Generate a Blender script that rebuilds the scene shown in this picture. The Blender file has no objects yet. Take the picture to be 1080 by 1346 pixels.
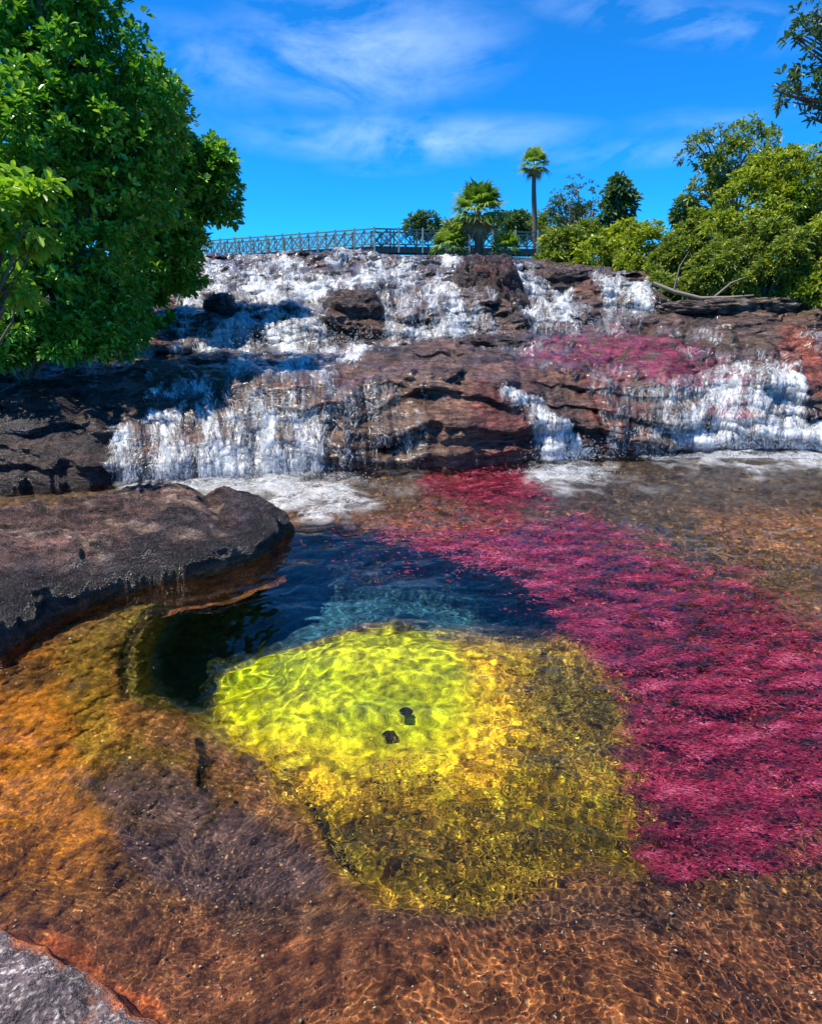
import bpy, math, numpy as np
from mathutils import Vector
SC = bpy.context.scene
COL = SC.collection
R = math.radians
rng = np.random.default_rng(7)

# ------------------------------------------------------------------ camera model
W0, H0 = 1080.0, 1346.0
PITCH = R(18.8); CAMZ = 2.2
FPX = (H0 / 2) / math.tan(R(40))
cp, sp = math.cos(PITCH), math.sin(PITCH)

def raydir(u, v):
    a = (np.asarray(u, float) - 540.0) / FPX
    b = (673.0 - np.asarray(v, float)) / FPX
    return a, cp + b * sp, -sp + b * cp          # x, y, z (not normalised)

def at(u, v, Y):
    x, y, z = raydir(u, v)
    return np.stack([x / y * Y, np.broadcast_to(Y, np.shape(x / y * Y)) + 0 * x, CAMZ + z / y * Y], -1)

def atz(u, v, z0=0.0):
    x, y, z = raydir(u, v)
    t = (z0 - CAMZ) / z
    return np.stack([x * t, y * t, CAMZ + z * t], -1)

def under(u, v, d):
    """point at depth d below the water, on the refracted line of sight through pixel (u, v)"""
    x, y, z = raydir(u, v)
    n = np.sqrt(x * x + y * y + z * z); x, y, z = x / n, y / n, z / n
    t = -CAMZ / z
    h = np.sqrt(x * x + y * y); hr = h / 1.33; tr = hr / np.sqrt(1 - hr * hr)
    return np.stack([x * t + x / h * tr * d, y * t + y / h * tr * d, -d + 0 * x], -1)

# ------------------------------------------------------------------ noise
_p = np.random.default_rng(3).permutation(256); _p = np.concatenate([_p, _p, _p])
_g = np.random.default_rng(4).normal(size=(256, 3)); _g /= np.linalg.norm(_g, axis=1)[:, None]
def perlin(x, y, z=0.0):
    x, y, z = np.broadcast_arrays(np.asarray(x, float), np.asarray(y, float), np.asarray(z, float))
    xi, yi, zi = np.floor(x), np.floor(y), np.floor(z)
    fx, fy, fz = x - xi, y - yi, z - zi
    xi, yi, zi = xi.astype(int) & 255, yi.astype(int) & 255, zi.astype(int) & 255
    s = lambda t: t * t * t * (t * (t * 6 - 15) + 10)
    u, v, w = s(fx), s(fy), s(fz)
    out = 0
    for dx in (0, 1):
        for dy in (0, 1):
            for dz in (0, 1):
                g = _g[_p[_p[_p[xi + dx] + yi + dy] + zi + dz]]
                dot = g[..., 0] * (fx - dx) + g[..., 1] * (fy - dy) + g[..., 2] * (fz - dz)
                out = out + dot * (u if dx else 1 - u) * (v if dy else 1 - v) * (w if dz else 1 - w)
    return out * 1.5
def fbm(x, y, z=0.0, o=4, g=.5):
    t = 0; a = 1
    for i in range(o):
        t = t + a * perlin(x * 2 ** i + 17.3 * i, y * 2 ** i - 9.1 * i, z * 2 ** i + 5.7 * i); a *= g
    return t
def sstep(a, b, x):
    t = np.clip((x - a) / (b - a), 0, 1); return t * t * (3 - 2 * t)
def pdist(U, V, poly):
    """signed distance to a polygon, positive inside"""
    P = np.asarray(poly, float); n = len(P); d = np.full(U.shape, 1e18); ins = np.zeros(U.shape, bool)
    for i in range(n):
        a, b = P[i], P[(i + 1) % n]; e = b - a
        wx, wy = U - a[0], V - a[1]
        t = np.clip((wx * e[0] + wy * e[1]) / (e @ e), 0, 1)
        d = np.minimum(d, (wx - t * e[0]) ** 2 + (wy - t * e[1]) ** 2)
        c1 = (a[1] <= V) & (b[1] > V); c2 = (a[1] > V) & (b[1] <= V)
        if b[1] != a[1]:
            xs = a[0] + (V - a[1]) / (b[1] - a[1]) * e[0]
            ins ^= (c1 | c2) & (U < xs)
    return np.where(ins, 1, -1) * np.sqrt(d)
def pmask(U, V, poly, soft=8, amp=0, nz=None):
    d = pdist(U, V, poly)
    if amp: d = d + amp * nz
    return sstep(-soft, soft, d)

# ------------------------------------------------------------------ mesh helpers
def mesh(name, verts, faces, mat=None, parent=None, smooth=True, attrs=None, loc=None):
    """verts (n,3), faces (m,k) array or list of such arrays"""
    verts = np.asarray(verts, np.float32)
    fl = faces if isinstance(faces, list) else [faces]
    m = bpy.data.meshes.new(name)
    if loc is not None: verts = verts - np.asarray(loc, np.float32)
    m.vertices.add(len(verts)); m.vertices.foreach_set('co', verts.ravel())
    li = np.concatenate([f.ravel() for f in fl]); tot = np.concatenate([np.full(len(f), f.shape[1]) for f in fl])
    m.loops.add(len(li)); m.loops.foreach_set('vertex_index', li.astype(np.int32))
    m.polygons.add(len(tot)); m.polygons.foreach_set('loop_start', np.concatenate([[0], np.cumsum(tot)[:-1]]).astype(np.int32))
    m.polygons.foreach_set('use_smooth', np.full(len(tot), smooth))
    m.update(calc_edges=True)
    for k, a in (attrs or {}).items():
        a = np.asarray(a, np.float32)
        if a.ndim == 1:
            at_ = m.attributes.new(k, 'FLOAT', 'POINT'); at_.data.foreach_set('value', a)
        elif a.shape[1] == 4:
            at_ = m.attributes.new(k, 'FLOAT_COLOR', 'POINT'); at_.data.foreach_set('color', a.ravel())
        else:
            at_ = m.attributes.new(k, 'FLOAT_VECTOR', 'POINT'); at_.data.foreach_set('vector', a.ravel())
    if mat: m.materials.append(mat)
    o = bpy.data.objects.new(name, m); COL.objects.link(o)
    if loc is not None and parent is None: o.location = loc
    if parent is not None: o.parent = parent
    o.cycles.is_caustics_receiver = True
    return o
def gridfaces(ny, nx):
    i = np.arange((nx - 1) * (ny - 1)); a = (i // (nx - 1)) * nx + i % (nx - 1)
    return np.stack([a, a + 1, a + nx + 1, a + nx], 1)
def tag(o, label=None, cat=None, group=None, kind=None):
    for k, v in (('label', label), ('category', cat), ('group', group), ('kind', kind)):
        if v: o[k] = v
    return o
def empty(name, loc):
    o = bpy.data.objects.new(name, None); COL.objects.link(o); o.location = loc; o.empty_display_size = .2; return o
def tube(pts, rad, n=6):
    """swept tapered tube -> verts, quads"""
    P = np.asarray(pts, float); m = len(P); rad = np.broadcast_to(rad, (m,))
    T = np.gradient(P, axis=0); T /= np.linalg.norm(T, axis=1)[:, None] + 1e-9
    ref = np.where(np.abs(T[:, 2:3]) > .9, np.array([[1., 0, 0]]), np.array([[0, 0, 1.]]))
    A = np.cross(T, ref); A /= np.linalg.norm(A, axis=1)[:, None]; B = np.cross(T, A)
    th = np.linspace(0, 2 * math.pi, n, endpoint=False)
    V = P[:, None] + rad[:, None, None] * (np.cos(th)[None, :, None] * A[:, None] + np.sin(th)[None, :, None] * B[:, None])
    j = np.arange(n); f = []
    for i in range(m - 1):
        f.append(np.stack([i * n + j, i * n + (j + 1) % n, (i + 1) * n + (j + 1) % n, (i + 1) * n + j], 1))
    return V.reshape(-1, 3), np.concatenate(f)
class MB:
    def __init__(s): s.v = []; s.f = []; s.n = 0
    def add(s, v, f): s.v.append(np.asarray(v)); s.f.append(f + s.n); s.n += len(v)
    def tube(s, p, r, n=6): s.add(*tube(p, r, n))
    def beam(s, a, b, w, h):
        a, b = np.asarray(a, float), np.asarray(b, float); t = b - a; t /= np.linalg.norm(t)
        up = np.array([0, 0, 1.]) if abs(t[2]) < .9 else np.array([0, 1., 0])
        r = np.cross(t, up); r /= np.linalg.norm(r); q = np.cross(r, t)
        V = [p + r * sx * w / 2 + q * sz * h / 2 for p in (a, b) for sx, sz in ((-1, -1), (1, -1), (1, 1), (-1, 1))]
        F = np.array([[0, 1, 2, 3], [7, 6, 5, 4], [0, 4, 5, 1], [1, 5, 6, 2], [2, 6, 7, 3], [3, 7, 4, 0]])
        s.add(V, F)
    def build(s, name, mat, parent=None, smooth=False, **k):
        return mesh(name, np.concatenate(s.v), np.concatenate(s.f), mat, parent, smooth, **k)

# ------------------------------------------------------------------ material helpers
def lin(r, g, b): return tuple(((c / 255) / 12.92 if c / 255 <= .04045 else ((c / 255 + .055) / 1.055) ** 2.4) for c in (r, g, b))
class NT:
    def __init__(s, name):
        s.m = bpy.data.materials.new(name); s.m.use_nodes = True; s.t = s.m.node_tree; s.t.nodes.clear()
        s.out = s.n('ShaderNodeOutputMaterial')
    def n(s, t, **k):
        x = s.t.nodes.new(t)
        for a, b in k.items(): setattr(x, a, b)
        return x
    def l(s, a, b): s.t.links.new(a, b)
    def set(s, x, **k):
        for a, b in k.items():
            i = x.inputs[a.replace('_', ' ')]
            if hasattr(b, 'is_output'): s.l(b, i)
            else: i.default_value = b
        return x
    def attr(s, name): return s.n('ShaderNodeAttribute', attribute_name=name)
    def coord(s): return s.n('ShaderNodeTexCoord').outputs['Object']
    def mapping(s, vec, scale):
        m = s.n('ShaderNodeMapping'); s.l(vec, m.inputs['Vector']); m.inputs['Scale'].default_value = scale; return m.outputs[0]
    def noise(s, vec, scale, detail=4, rough=.55, dist=0):
        x = s.n('ShaderNodeTexNoise'); s.l(vec, x.inputs['Vector'])
        s.set(x, Scale=scale, Detail=detail, Roughness=rough, Distortion=dist); return x.outputs['Fac']
    def vor(s, vec, scale, feature='F1'):
        x = s.n('ShaderNodeTexVoronoi', feature=feature); s.l(vec, x.inputs['Vector']); x.inputs['Scale'].default_value = scale
        return x.outputs['Distance']
    def rng(s, f, a, b, c, d):
        x = s.n('ShaderNodeMapRange'); s.l(f, x.inputs[0])
        for i, q in enumerate((a, b, c, d)): x.inputs[i + 1].default_value = q
        return x.outputs[0]
    def math(s, op, a, b=0.0):
        x = s.n('ShaderNodeMath', operation=op)
        for i, q in enumerate((a, b)):
            if hasattr(q, 'is_output'): s.l(q, x.inputs[i])
            else: x.inputs[i].default_value = q
        return x.outputs[0]
    def mix(s, f, a, b, mode='MIX'):
        x = s.n('ShaderNodeMix', data_type='RGBA', blend_type=mode)
        for i, q in ((0, f), (6, a), (7, b)):
            if hasattr(q, 'is_output'): s.l(q, x.inputs[i])
            else: x.inputs[i].default_value = q if i == 0 else tuple(q)[:3] + (1,)
        return x.outputs[2]
    def bump(s, h, strength, dist, normal=None):
        b = s.n('ShaderNodeBump'); s.l(h, b.inputs['Height']); b.inputs['Strength'].default_value = strength; b.inputs['Distance'].default_value = dist
        if normal: s.l(normal, b.inputs['Normal'])
        return b.outputs[0]
    def mixsh(s, f, a, b):
        x = s.n('ShaderNodeMixShader')
        if hasattr(f, 'is_output'): s.l(f, x.inputs[0])
        else: x.inputs[0].default_value = f
        s.l(a, x.inputs[1]); s.l(b, x.inputs[2]); return x.outputs[0]
    def done(s, sh): s.l(sh, s.out.inputs[0]); return s.m

def rock_mat(name, attr=True, base=(.1, .06, .05), dark=.45, light=1.5, rough=(.28, .6), gran=60, bumpd=.02, stretch=(1, 1, 4), spec=.5, strata=14, grain=.5, soft=1.0):
    t = NT(name); c = t.coord()
    st = t.mapping(c, stretch)
    n1 = t.noise(st, 2.2, 7, .62, .4); n2 = t.noise(c, gran, 3, .6); n3 = t.noise(st, 9, 6, .65, .2)
    col = t.attr('col').outputs['Color'] if attr else None
    if col is None:
        col = t.n('ShaderNodeRGB'); col.outputs[0].default_value = (*base, 1); col = col.outputs[0]
    f = t.rng(n1, .34, .66, dark, light)
    f2 = t.rng(n3, .36, .64, 1 - .5 * soft, 1 + .5 * soft); f3 = t.rng(n2, .36, .64, .7, 1.35)
    mp = t.n('ShaderNodeMapping'); t.l(c, mp.inputs['Vector']); mp.inputs['Rotation'].default_value = (.12, .3, 0); mp.inputs['Scale'].default_value = (1.6, 1.6, strata)
    n4 = t.noise(mp.outputs[0], 2.1, 7, .68, .5); f4 = t.rng(n4, .36, .64, 1 - .55 * soft, 1 + .55 * soft)
    ff = t.math('MULTIPLY', t.math('MULTIPLY', t.math('MULTIPLY', f, f2), f3), f4)
    cc = t.n('ShaderNodeVectorMath', operation='SCALE'); t.l(col, cc.inputs[0]); t.l(ff, cc.inputs['Scale'])
    h = t.math('ADD', t.math('MULTIPLY', n3, 1.0), t.math('MULTIPLY', n1, 1.2))
    b = t.bump(h, 1, bumpd * 3); b = t.bump(n4, 1, bumpd * 2.5, b); b2 = t.bump(n2, .9, bumpd * grain, b)
    p = t.n('ShaderNodeBsdfPrincipled')
    t.set(p, Base_Color=cc.outputs[0], Roughness=t.rng(n2, .3, .7, *rough), Normal=b2, Specular_IOR_Level=spec)
    return t.done(p.outputs[0])

def leaf_mat(name, c1, c2, c3, rough=.38, trans=.35):
    t = NT(name); r = t.attr('rnd').outputs['Fac']
    ramp = t.n('ShaderNodeValToRGB'); e = ramp.color_ramp.elements
    e[0].position = 0; e[0].color = (*c1, 1); e[1].position = 1; e[1].color = (*c3, 1)
    m = e.new(.6); m.color = (*c2, 1)
    t.l(r, ramp.inputs[0])
    p = t.n('ShaderNodeBsdfPrincipled'); t.set(p, Base_Color=ramp.outputs[0], Roughness=rough, Specular_IOR_Level=.5)
    tr = t.n('ShaderNodeBsdfTranslucent')
    tc = t.mix(1.0, ramp.outputs[0], (1.7, 1.5, .5), 'MULTIPLY'); t.l(tc, tr.inputs[0])
    return t.done(t.mixsh(trans, p.outputs[0], tr.outputs[0]))

def plain_mat(name, col, rough=.7, var=.35, scale=(8, 8, 2), sc=3, bumpd=.004):
    t = NT(name); c = t.mapping(t.coord(), scale); n = t.noise(c, sc, 6, .6)
    cc = t.mix(n, tuple(x * (1 - var) for x in col), tuple(x * (1 + var) for x in col))
    p = t.n('ShaderNodeBsdfPrincipled'); t.set(p, Base_Color=cc, Roughness=rough, Normal=t.bump(n, .6, bumpd))
    return t.done(p.outputs[0])

M_ROCK = rock_mat('wet_rock', bumpd=.03, rough=(.14, .42))
M_BOULDER = rock_mat('boulder_rock', dark=.22, light=1.8, rough=(.13, .38), gran=90, stretch=(1.3, 2.4, 4), bumpd=.05, strata=9, grain=.5)
M_BED = rock_mat('bed_rock', dark=.75, light=1.25, soft=.5, rough=(.7, .95), gran=120, bumpd=.01, stretch=(1, 1, 1), spec=.2, strata=1.6)
M_BARK = plain_mat('bark', (.13, .1, .075), .85)
M_BARKP = plain_mat('pale_bark', (.22, .18, .14), .85)
M_WOOD = plain_mat('painted_wood', (.12, .16, .125), .6)
M_WOODP = plain_mat('pale_wood', (.33, .36, .31), .6)
M_DECK = plain_mat('deck_wood', (.09, .08, .07), .8)

def foam_mat(name, kind):
    """white water: lacy threads along the flow over clear wet film"""
    t = NT(name)
    fl = t.attr('flow').outputs['Vector']; d = t.attr('fall').outputs['Fac']
    if kind == 'fall':
        a = t.noise(t.mapping(fl, (34, 7, 1)), 1, 5, .7, .9)
        b = t.noise(t.mapping(fl, (11, 1.6, 1)), 1, 4, .6, .8)
    else:
        a = t.noise(t.mapping(fl, (14, 14, 1)), 1, 6, .7, 1.6)
        b = t.noise(t.mapping(fl, (4, 4, 1)), 1, 4, .6, 1.0)
    s = t.math('ADD', t.math('MULTIPLY', a, .6), t.math('MULTIPLY', b, .4))
    thr = t.rng(d, 0, 1.4, *((.68, .35) if kind == 'fall' else (.74, .27)))
    k = t.math('SUBTRACT', s, thr)
    fac = t.rng(k, 0.0, .14 if kind == 'fall' else .2, 0, 1)
    if kind == 'fall':
        vn = t.rng(t.noise(t.mapping(fl, (16, 1.1, 1)), 1, 4, .6, .5), .42, .68, 0, .42)
        fac = t.math('MAXIMUM', fac, t.math('MULTIPLY', t.rng(d, .25, .95, 0, 1), vn))
    else:
        fac = t.math('MAXIMUM', fac, t.math('MULTIPLY', t.rng(d, .3, 1, 0, .6), t.rng(b, .4, .6, 0, 1)))
    tr = t.n('ShaderNodeBsdfTransparent'); gl = t.n('ShaderNodeBsdfGlossy'); gl.inputs['Roughness'].default_value = .12
    bmp = t.bump(s, 1.0, .014); t.l(bmp, gl.inputs['Normal'])
    fr = t.n('ShaderNodeFresnel'); fr.inputs[0].default_value = 1.33; t.l(bmp, fr.inputs['Normal'])
    clear = t.mixsh(fr.outputs[0], tr.outputs[0], gl.outputs[0])
    p = t.n('ShaderNodeBsdfPrincipled'); t.set(p, Base_Color=(.86, .89, .92, 1), Roughness=.35, Normal=bmp)
    p.inputs['Subsurface Weight'].default_value = 0
    tl = t.n('ShaderNodeBsdfTranslucent'); tl.inputs[0].default_value = (.8, .85, .9, 1)
    white = t.mixsh(.4, p.outputs[0], tl.outputs[0])
    return t.done(t.mixsh(fac, clear, white))
M_FALL = foam_mat('white_water', 'fall')
M_FOAM = foam_mat('pool_foam', 'pool')
def strand_mat():
    t = NT('water_thread')
    p = t.n('ShaderNodeBsdfPrincipled'); t.set(p, Base_Color=(.87, .9, .93, 1), Roughness=.25)
    tl = t.n('ShaderNodeBsdfTranslucent'); tl.inputs[0].default_value = (.85, .88, .92, 1)
    return t.done(t.mixsh(.5, p.outputs[0], tl.outputs[0]))
M_STRAND = strand_mat()
def water_mat():
    t = NT('clear_water'); g = t.n('ShaderNodeBsdfGlass'); g.inputs['IOR'].default_value = 1.33; g.inputs['Roughness'].default_value = 0
    g.inputs['Color'].default_value = (1, 1, 1, 1); return t.done(g.outputs[0])
M_WATER = water_mat()

# ------------------------------------------------------------------ world and sun
SUN_EL, SUN_AZ = 66.0, -104.0            # azimuth from +Y (view direction), negative = left
sd = Vector((math.sin(R(SUN_AZ)) * math.cos(R(SUN_EL)), math.cos(R(SUN_AZ)) * math.cos(R(SUN_EL)), math.sin(R(SUN_EL))))
L = bpy.data.lights.new('sun', 'SUN'); L.energy = 5.0; L.angle = R(.5); L.color = (1, .93, .80); L.cycles.is_caustics_light = True
lo = bpy.data.objects.new('sun', L); COL.objects.link(lo); lo.rotation_euler = sd.to_track_quat('Z', 'Y').to_euler(); lo.location = (0, 0, 30)
wd = bpy.data.worlds.new('World'); SC.world = wd; wd.use_nodes = True
def world():
    t = NT.__new__(NT); t.t = wd.node_tree; t.t.nodes.clear()
    out = t.n('ShaderNodeOutputWorld'); bg = t.n('ShaderNodeBackground')
    sky = t.n('ShaderNodeTexSky'); sky.sky_type = 'NISHITA'; sky.sun_disc = False; sky.sun_elevation = R(SUN_EL); sky.sun_rotation = R(SUN_AZ)
    sky.altitude = 2500; sky.air_density = .8; sky.dust_density = .1; sky.ozone_density = 5
    c = t.mix(1.0, sky.outputs[0], (.10, .98, 1.62), 'MULTIPLY')
    g = t.n('ShaderNodeTexCoord').outputs['Generated']
    # wispy cirrus at chosen bearings
    n = t.noise(t.mapping(g, (3.2, 3.2, 9)), 1.6, 8, .62, .7)
    n2 = t.noise(t.mapping(g, (10, 10, 30)), 1.3, 5, .6, .4)
    tot = None
    for u, v, su, sv, a, tilt in ((480, 70, 150, 50, 1.0, .05), (540, 183, 190, 24, .95, 0), (900, 30, 170, 18, .8, -.22), (820, 203, 110, 14, .6, 0),
                            (290, 88, 90, 34, .65, -.1), (370, 15, 60, 30, .4, 0), (930, 158, 80, 14, .3, 0), (240, 160, 50, 20, .25, 0), (500, 222, 60, 8, .4, 0)):
        x, y, z = raydir(u, v); k = math.sqrt(x * x + y * y + z * z); D = (x / k, y / k, z / k)
        s1 = t.n('ShaderNodeVectorMath', operation='SUBTRACT'); t.l(g, s1.inputs[0]); s1.inputs[1].default_value = D
        rt = t.n('ShaderNodeVectorRotate', rotation_type='Y_AXIS'); t.l(s1.outputs[0], rt.inputs[0]); rt.inputs['Angle'].default_value = tilt
        s2 = t.n('ShaderNodeVectorMath', operation='MULTIPLY'); t.l(rt.outputs[0], s2.inputs[0]); s2.inputs[1].default_value = (FPX / su, 1.2, FPX / sv)
        ln = t.n('ShaderNodeVectorMath', operation='LENGTH'); t.l(s2.outputs[0], ln.inputs[0])
        q = t.rng(ln.outputs['Value'], .15, 1.25, a, 0); q = t.math('MAXIMUM', q, 0)
        tot = q if tot is None else t.math('MAXIMUM', tot, q)
    dens = t.math('ADD', t.math('MULTIPLY', n, .7), t.math('MULTIPLY', n2, .3))
    dens = t.rng(dens, .42, .64, 0, 1)
    f = t.math('MULTIPLY', t.math('MULTIPLY', tot, dens), .38)
    c = t.mix(f, c, (5.5, 7.2, 9.5))
    t.l(c, bg.inputs[0]); bg.inputs[1].default_value = .108; t.l(bg.outputs[0], out.inputs[0])
world()

cam = bpy.data.cameras.new('camera'); co = bpy.data.objects.new('camera', cam); COL.objects.link(co); SC.camera = co
co.location = (0, 0, CAMZ); co.rotation_euler = (R(90) - PITCH, 0, 0)
cam.sensor_fit = 'VERTICAL'; cam.sensor_height = 24; cam.lens = 12 / math.tan(R(40)); cam.clip_end = 3000; cam.clip_start = .05
SC.view_settings.view_transform = 'Standard'; SC.view_settings.look = 'None'; SC.view_settings.exposure = .72; SC.view_settings.gamma = 1
SC.cycles.max_bounces = 10; SC.cycles.transparent_max_bounces = 16; SC.cycles.transmission_bounces = 6; SC.cycles.diffuse_bounces = 3

# ------------------------------------------------------------------ cliff terrain
UC = np.concatenate([np.linspace(-1600, -200, 80)[:-1], np.linspace(-200, 1350, 1110), np.linspace(1350, 2700, 80)[1:]])
#        u     v0   (v,Y) x6 : brink, terrace, upper base, mid top, mid back, crest
PROF = [(-600, 690, (560, 8.0), (520, 9.0), (500, 9.8), (450, 11), (410, 13), (370, 17)),
        (-150, 655, (535, 8.4), (500, 9.4), (488, 10.2), (445, 12), (405, 14), (362, 18)),
        (0,    645, (515, 8.7), (492, 9.8), (480, 10.8), (440, 12.5), (405, 14.5), (358, 18)),
        (110,  638, (508, 9.0), (486, 10.3), (474, 11.6), (440, 13.2), (415, 14.8), (352, 19)),
        (160,  635, (512, 9.2), (484, 10.6), (472, 12.2), (452, 13.4), (425, 15), (346, 21)),
        (230,  630, (506, 9.4), (478, 11.2), (468, 12.8), (432, 14.3), (408, 15.8), (339, 23)),
        (300,  626, (505, 9.5), (472, 11.8), (462, 13.2), (418, 14.8), (398, 16.2), (337, 24)),
        (345,  624, (492, 9.5), (484, 10.6), (456, 13.4), (410, 15.2), (390, 16.6), (337, 24)),
        (390,  622, (486, 9.5), (482, 10.6), (452, 13.6), (405, 15.4), (385, 17), (336, 24)),
        (440,  620, (500, 9.5), (478, 11), (449, 13.8), (395, 15.0), (378, 17.2), (336, 24)),
        (500,  618, (496, 9.6), (470, 11.4), (447, 13.8), (398, 15.4), (374, 17.6), (337, 24)),
        (560,  616, (486, 9.6), (466, 11.8), (446, 13.8), (385, 16.0), (366, 18), (338, 24)),
        (620,  613, (492, 9.4), (458, 12.2), (443, 14), (382, 16.4), (362, 18.5), (339, 23.5)),
        (655,  610, (496, 9.5), (456, 12.4), (440, 14.2), (375, 16.6), (358, 18.6), (337, 23)),
        (700,  606, (505, 9.7), (468, 11.8), (433, 14.6), (405, 15.8), (378, 17.8), (346, 22)),
        (760,  602, (506, 9.9), (474, 11.4), (427, 15), (412, 16), (386, 18), (354, 21)),
        (790,  601, (508, 9.9), (474, 11.4), (422, 15.2), (413, 16), (372, 17.4), (357, 20)),
        (850,  599, (508, 9.9), (470, 11.7), (420, 15.2), (412, 16.2), (371, 17.6), (360, 20)),
        (880,  595, (508, 10), (466, 12), (418, 15.2), (411, 16.4), (399, 18), (372, 21)),
        (960,  590, (500, 10.3), (462, 12), (416, 15.2), (406, 16.5), (396, 18), (370, 21)),
        (1040, 588, (492, 10.4), (466, 12), (420, 15), (408, 16.2), (396, 18), (368, 21)),
        (1080, 592, (520, 10), (474, 11.7), (424, 14.8), (408, 16), (396, 18), (368, 21)),
        (1250, 600, (540, 9.6), (500, 11), (440, 14), (410, 16), (396, 18), (362, 21)),
        (1800, 620, (560, 9), (520, 10), (460, 13), (420, 15), (396, 17), (350, 20))]
pu = np.array([p[0] for p in PROF], float)
def ki(fn): return np.interp(UC, pu, [fn(p) for p in PROF])
def gsm(a, s):   # smooth along u
    k = np.exp(-.5 * (np.arange(-3 * s, 3 * s + 1) / s) ** 2); k /= k.sum()
    return np.convolve(np.pad(a, 3 * s, mode='edge'), k, 'valid')
KV, KY = [], []
v0 = gsm(ki(lambda p: p[1]), 12) + 4 * fbm(UC / 55, 1.3, o=4)
base = atz(UC, v0); KV.append(v0); KY.append(base[:, 1])
for k in range(6):
    vk = gsm(ki(lambda p: p[2 + k][0]), 9) + [5, 4, 2.5, 3, 2.5, 1.2][k] * fbm(UC / 45, 7.7 * k + 3, o=4)
    yk = gsm(ki(lambda p: p[2 + k][1]), 9) + [.28, .3, .25, .35, .4, .5][k] * fbm(UC / 70, 3.1 * k + 9, o=4)
    KV.append(vk); KY.append(yk)
def zof(v, Y):
    x, y, z = raydir(0, v); return CAMZ + z / y * Y
KZ = [zof(v, y) for v, y in zip(KV, KY)]
for Y, z in ((30, 4.15), (45, 4.65), (90, 5.0), (900, 6.0)):
    KY.append(np.full(len(UC), float(Y))); KZ.append(np.full(len(UC), z))
KY = [base[:, 1] - .02] + KY; KZ = [np.full(len(UC), -.9)] + KZ
SEG = [10, 150, 60, 60, 80, 40, 120, 24, 10, 8, 6]
rowsY, rowsZ, rowS = [], [], []
for k, n in enumerate(SEG):
    t = np.linspace(0, 1, n, endpoint=False)
    zt = t
    if k == 1: zt = t ** .8; yt = t ** 1.35          # rounded brink of the lower falls
    elif k in (4,): zt = t ** .8; yt = t ** 1.3
    elif k == 6: zt = 1 - (1 - t) ** 1.35; yt = t
    else: yt = t
    for a, b in zip(yt, zt):
        rowsY.append(KY[k] * (1 - a) + KY[k + 1] * a); rowsZ.append(KZ[k] * (1 - b) + KZ[k + 1] * b)
    rowS += list(k + t)
rowsY.append(KY[-1]); rowsZ.append(KZ[-1]); rowS.append(len(SEG))
TY = np.array(rowsY); TZ = np.array(rowsZ); rowS = np.array(rowS); TY0, TZ0 = TY.copy(), TZ.copy()
kx = (UC - 540) / FPX
def project(X, Y, Z):
    dz = Z - CAMZ; f = Y * cp - dz * sp; up = Y * sp + dz * cp
    return 540 + FPX * X / f, 673 - FPX * up / f
def xof(Y, Z, a):           # x so that the column keeps its bearing
    return a * (Y * cp - (Z - CAMZ) * sp)
TX = xof(TY, TZ, kx[None, :])
TU, TV = project(TX, TY, TZ)
# rock relief: stepped strata, lumps, cracks
S2 = rowS[:, None] + 0 * TX
act = sstep(1.0, 1.15, S2) * (1 - sstep(6.9, 7.6, S2))
steep = np.where((S2 > 1) & (S2 < 2), 1., np.where((S2 >= 4) & (S2 < 5), 1., np.where((S2 >= 6) & (S2 < 7), .9, .35)))
steep = np.array([gsm(c, 4) for c in steep.T[:1]]).T + 0 * TX
wz = TZ + .22 * fbm(TX * .45, TY * .45, 1.1, 3) + .05 * TX
h = .34
ph = wz / h + 1.2 * fbm(TX * .25, TY * .25, 5, 2); fr_ = ph - np.floor(ph)
ledge = (sstep(0, .25, fr_) - fr_)                      # saw: push outward then recess
lay = fbm(TX * .35, TY * .35, wz * 4.2, 4)
lump = fbm(TX * .8, TY * .8, TZ * .9, 5)
crag = 1 - np.abs(fbm(TX * 1.1 + 3, TY * 1.1, TZ * 2.2, 4)) * 2
wet = pmask(TU, TV, [(150, 500), (430, 500), (440, 650), (140, 650)], 30)
dY = act * steep * (-.24 * ledge * (1 - .8 * wet) - .22 * lay * (1 - .5 * wet)) - act * .2 * lump - act * steep * .08 * crag
dZ = act * (.10 * lump + .05 * crag * (1 - steep) + .05 * fbm(TX * 3, TY * 3, 2, 3)) + act * sstep(5.9, 6.1, S2) * (1 - sstep(6.6, 7, S2)) * .09 * (-ledge)
dX = act * .10 * fbm(TX * .9 + 40, TY * .9, TZ, 3)
sc_ = TY / 12
far = sstep(7, 9, S2); dZ = dZ * sc_ + far * .5 * fbm(TX * .1, TY * .1, 0, 3)
TX, TY, TZ = TX + dX, TY + dY * sc_, TZ + dZ
TX[:2] = TX[2]
P = np.stack([TX, TY, TZ], -1)
def gnormals(P):
    a = np.gradient(P, axis=0); b = np.gradient(P, axis=1); n = np.cross(b, a); n /= np.linalg.norm(n, axis=-1)[..., None] + 1e-12; return n
TN = gnormals(P)
N1 = fbm(TU / 40, TV / 22, 0, 4); N2 = fbm(TU / 14, TV / 9, 4, 3)

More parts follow.
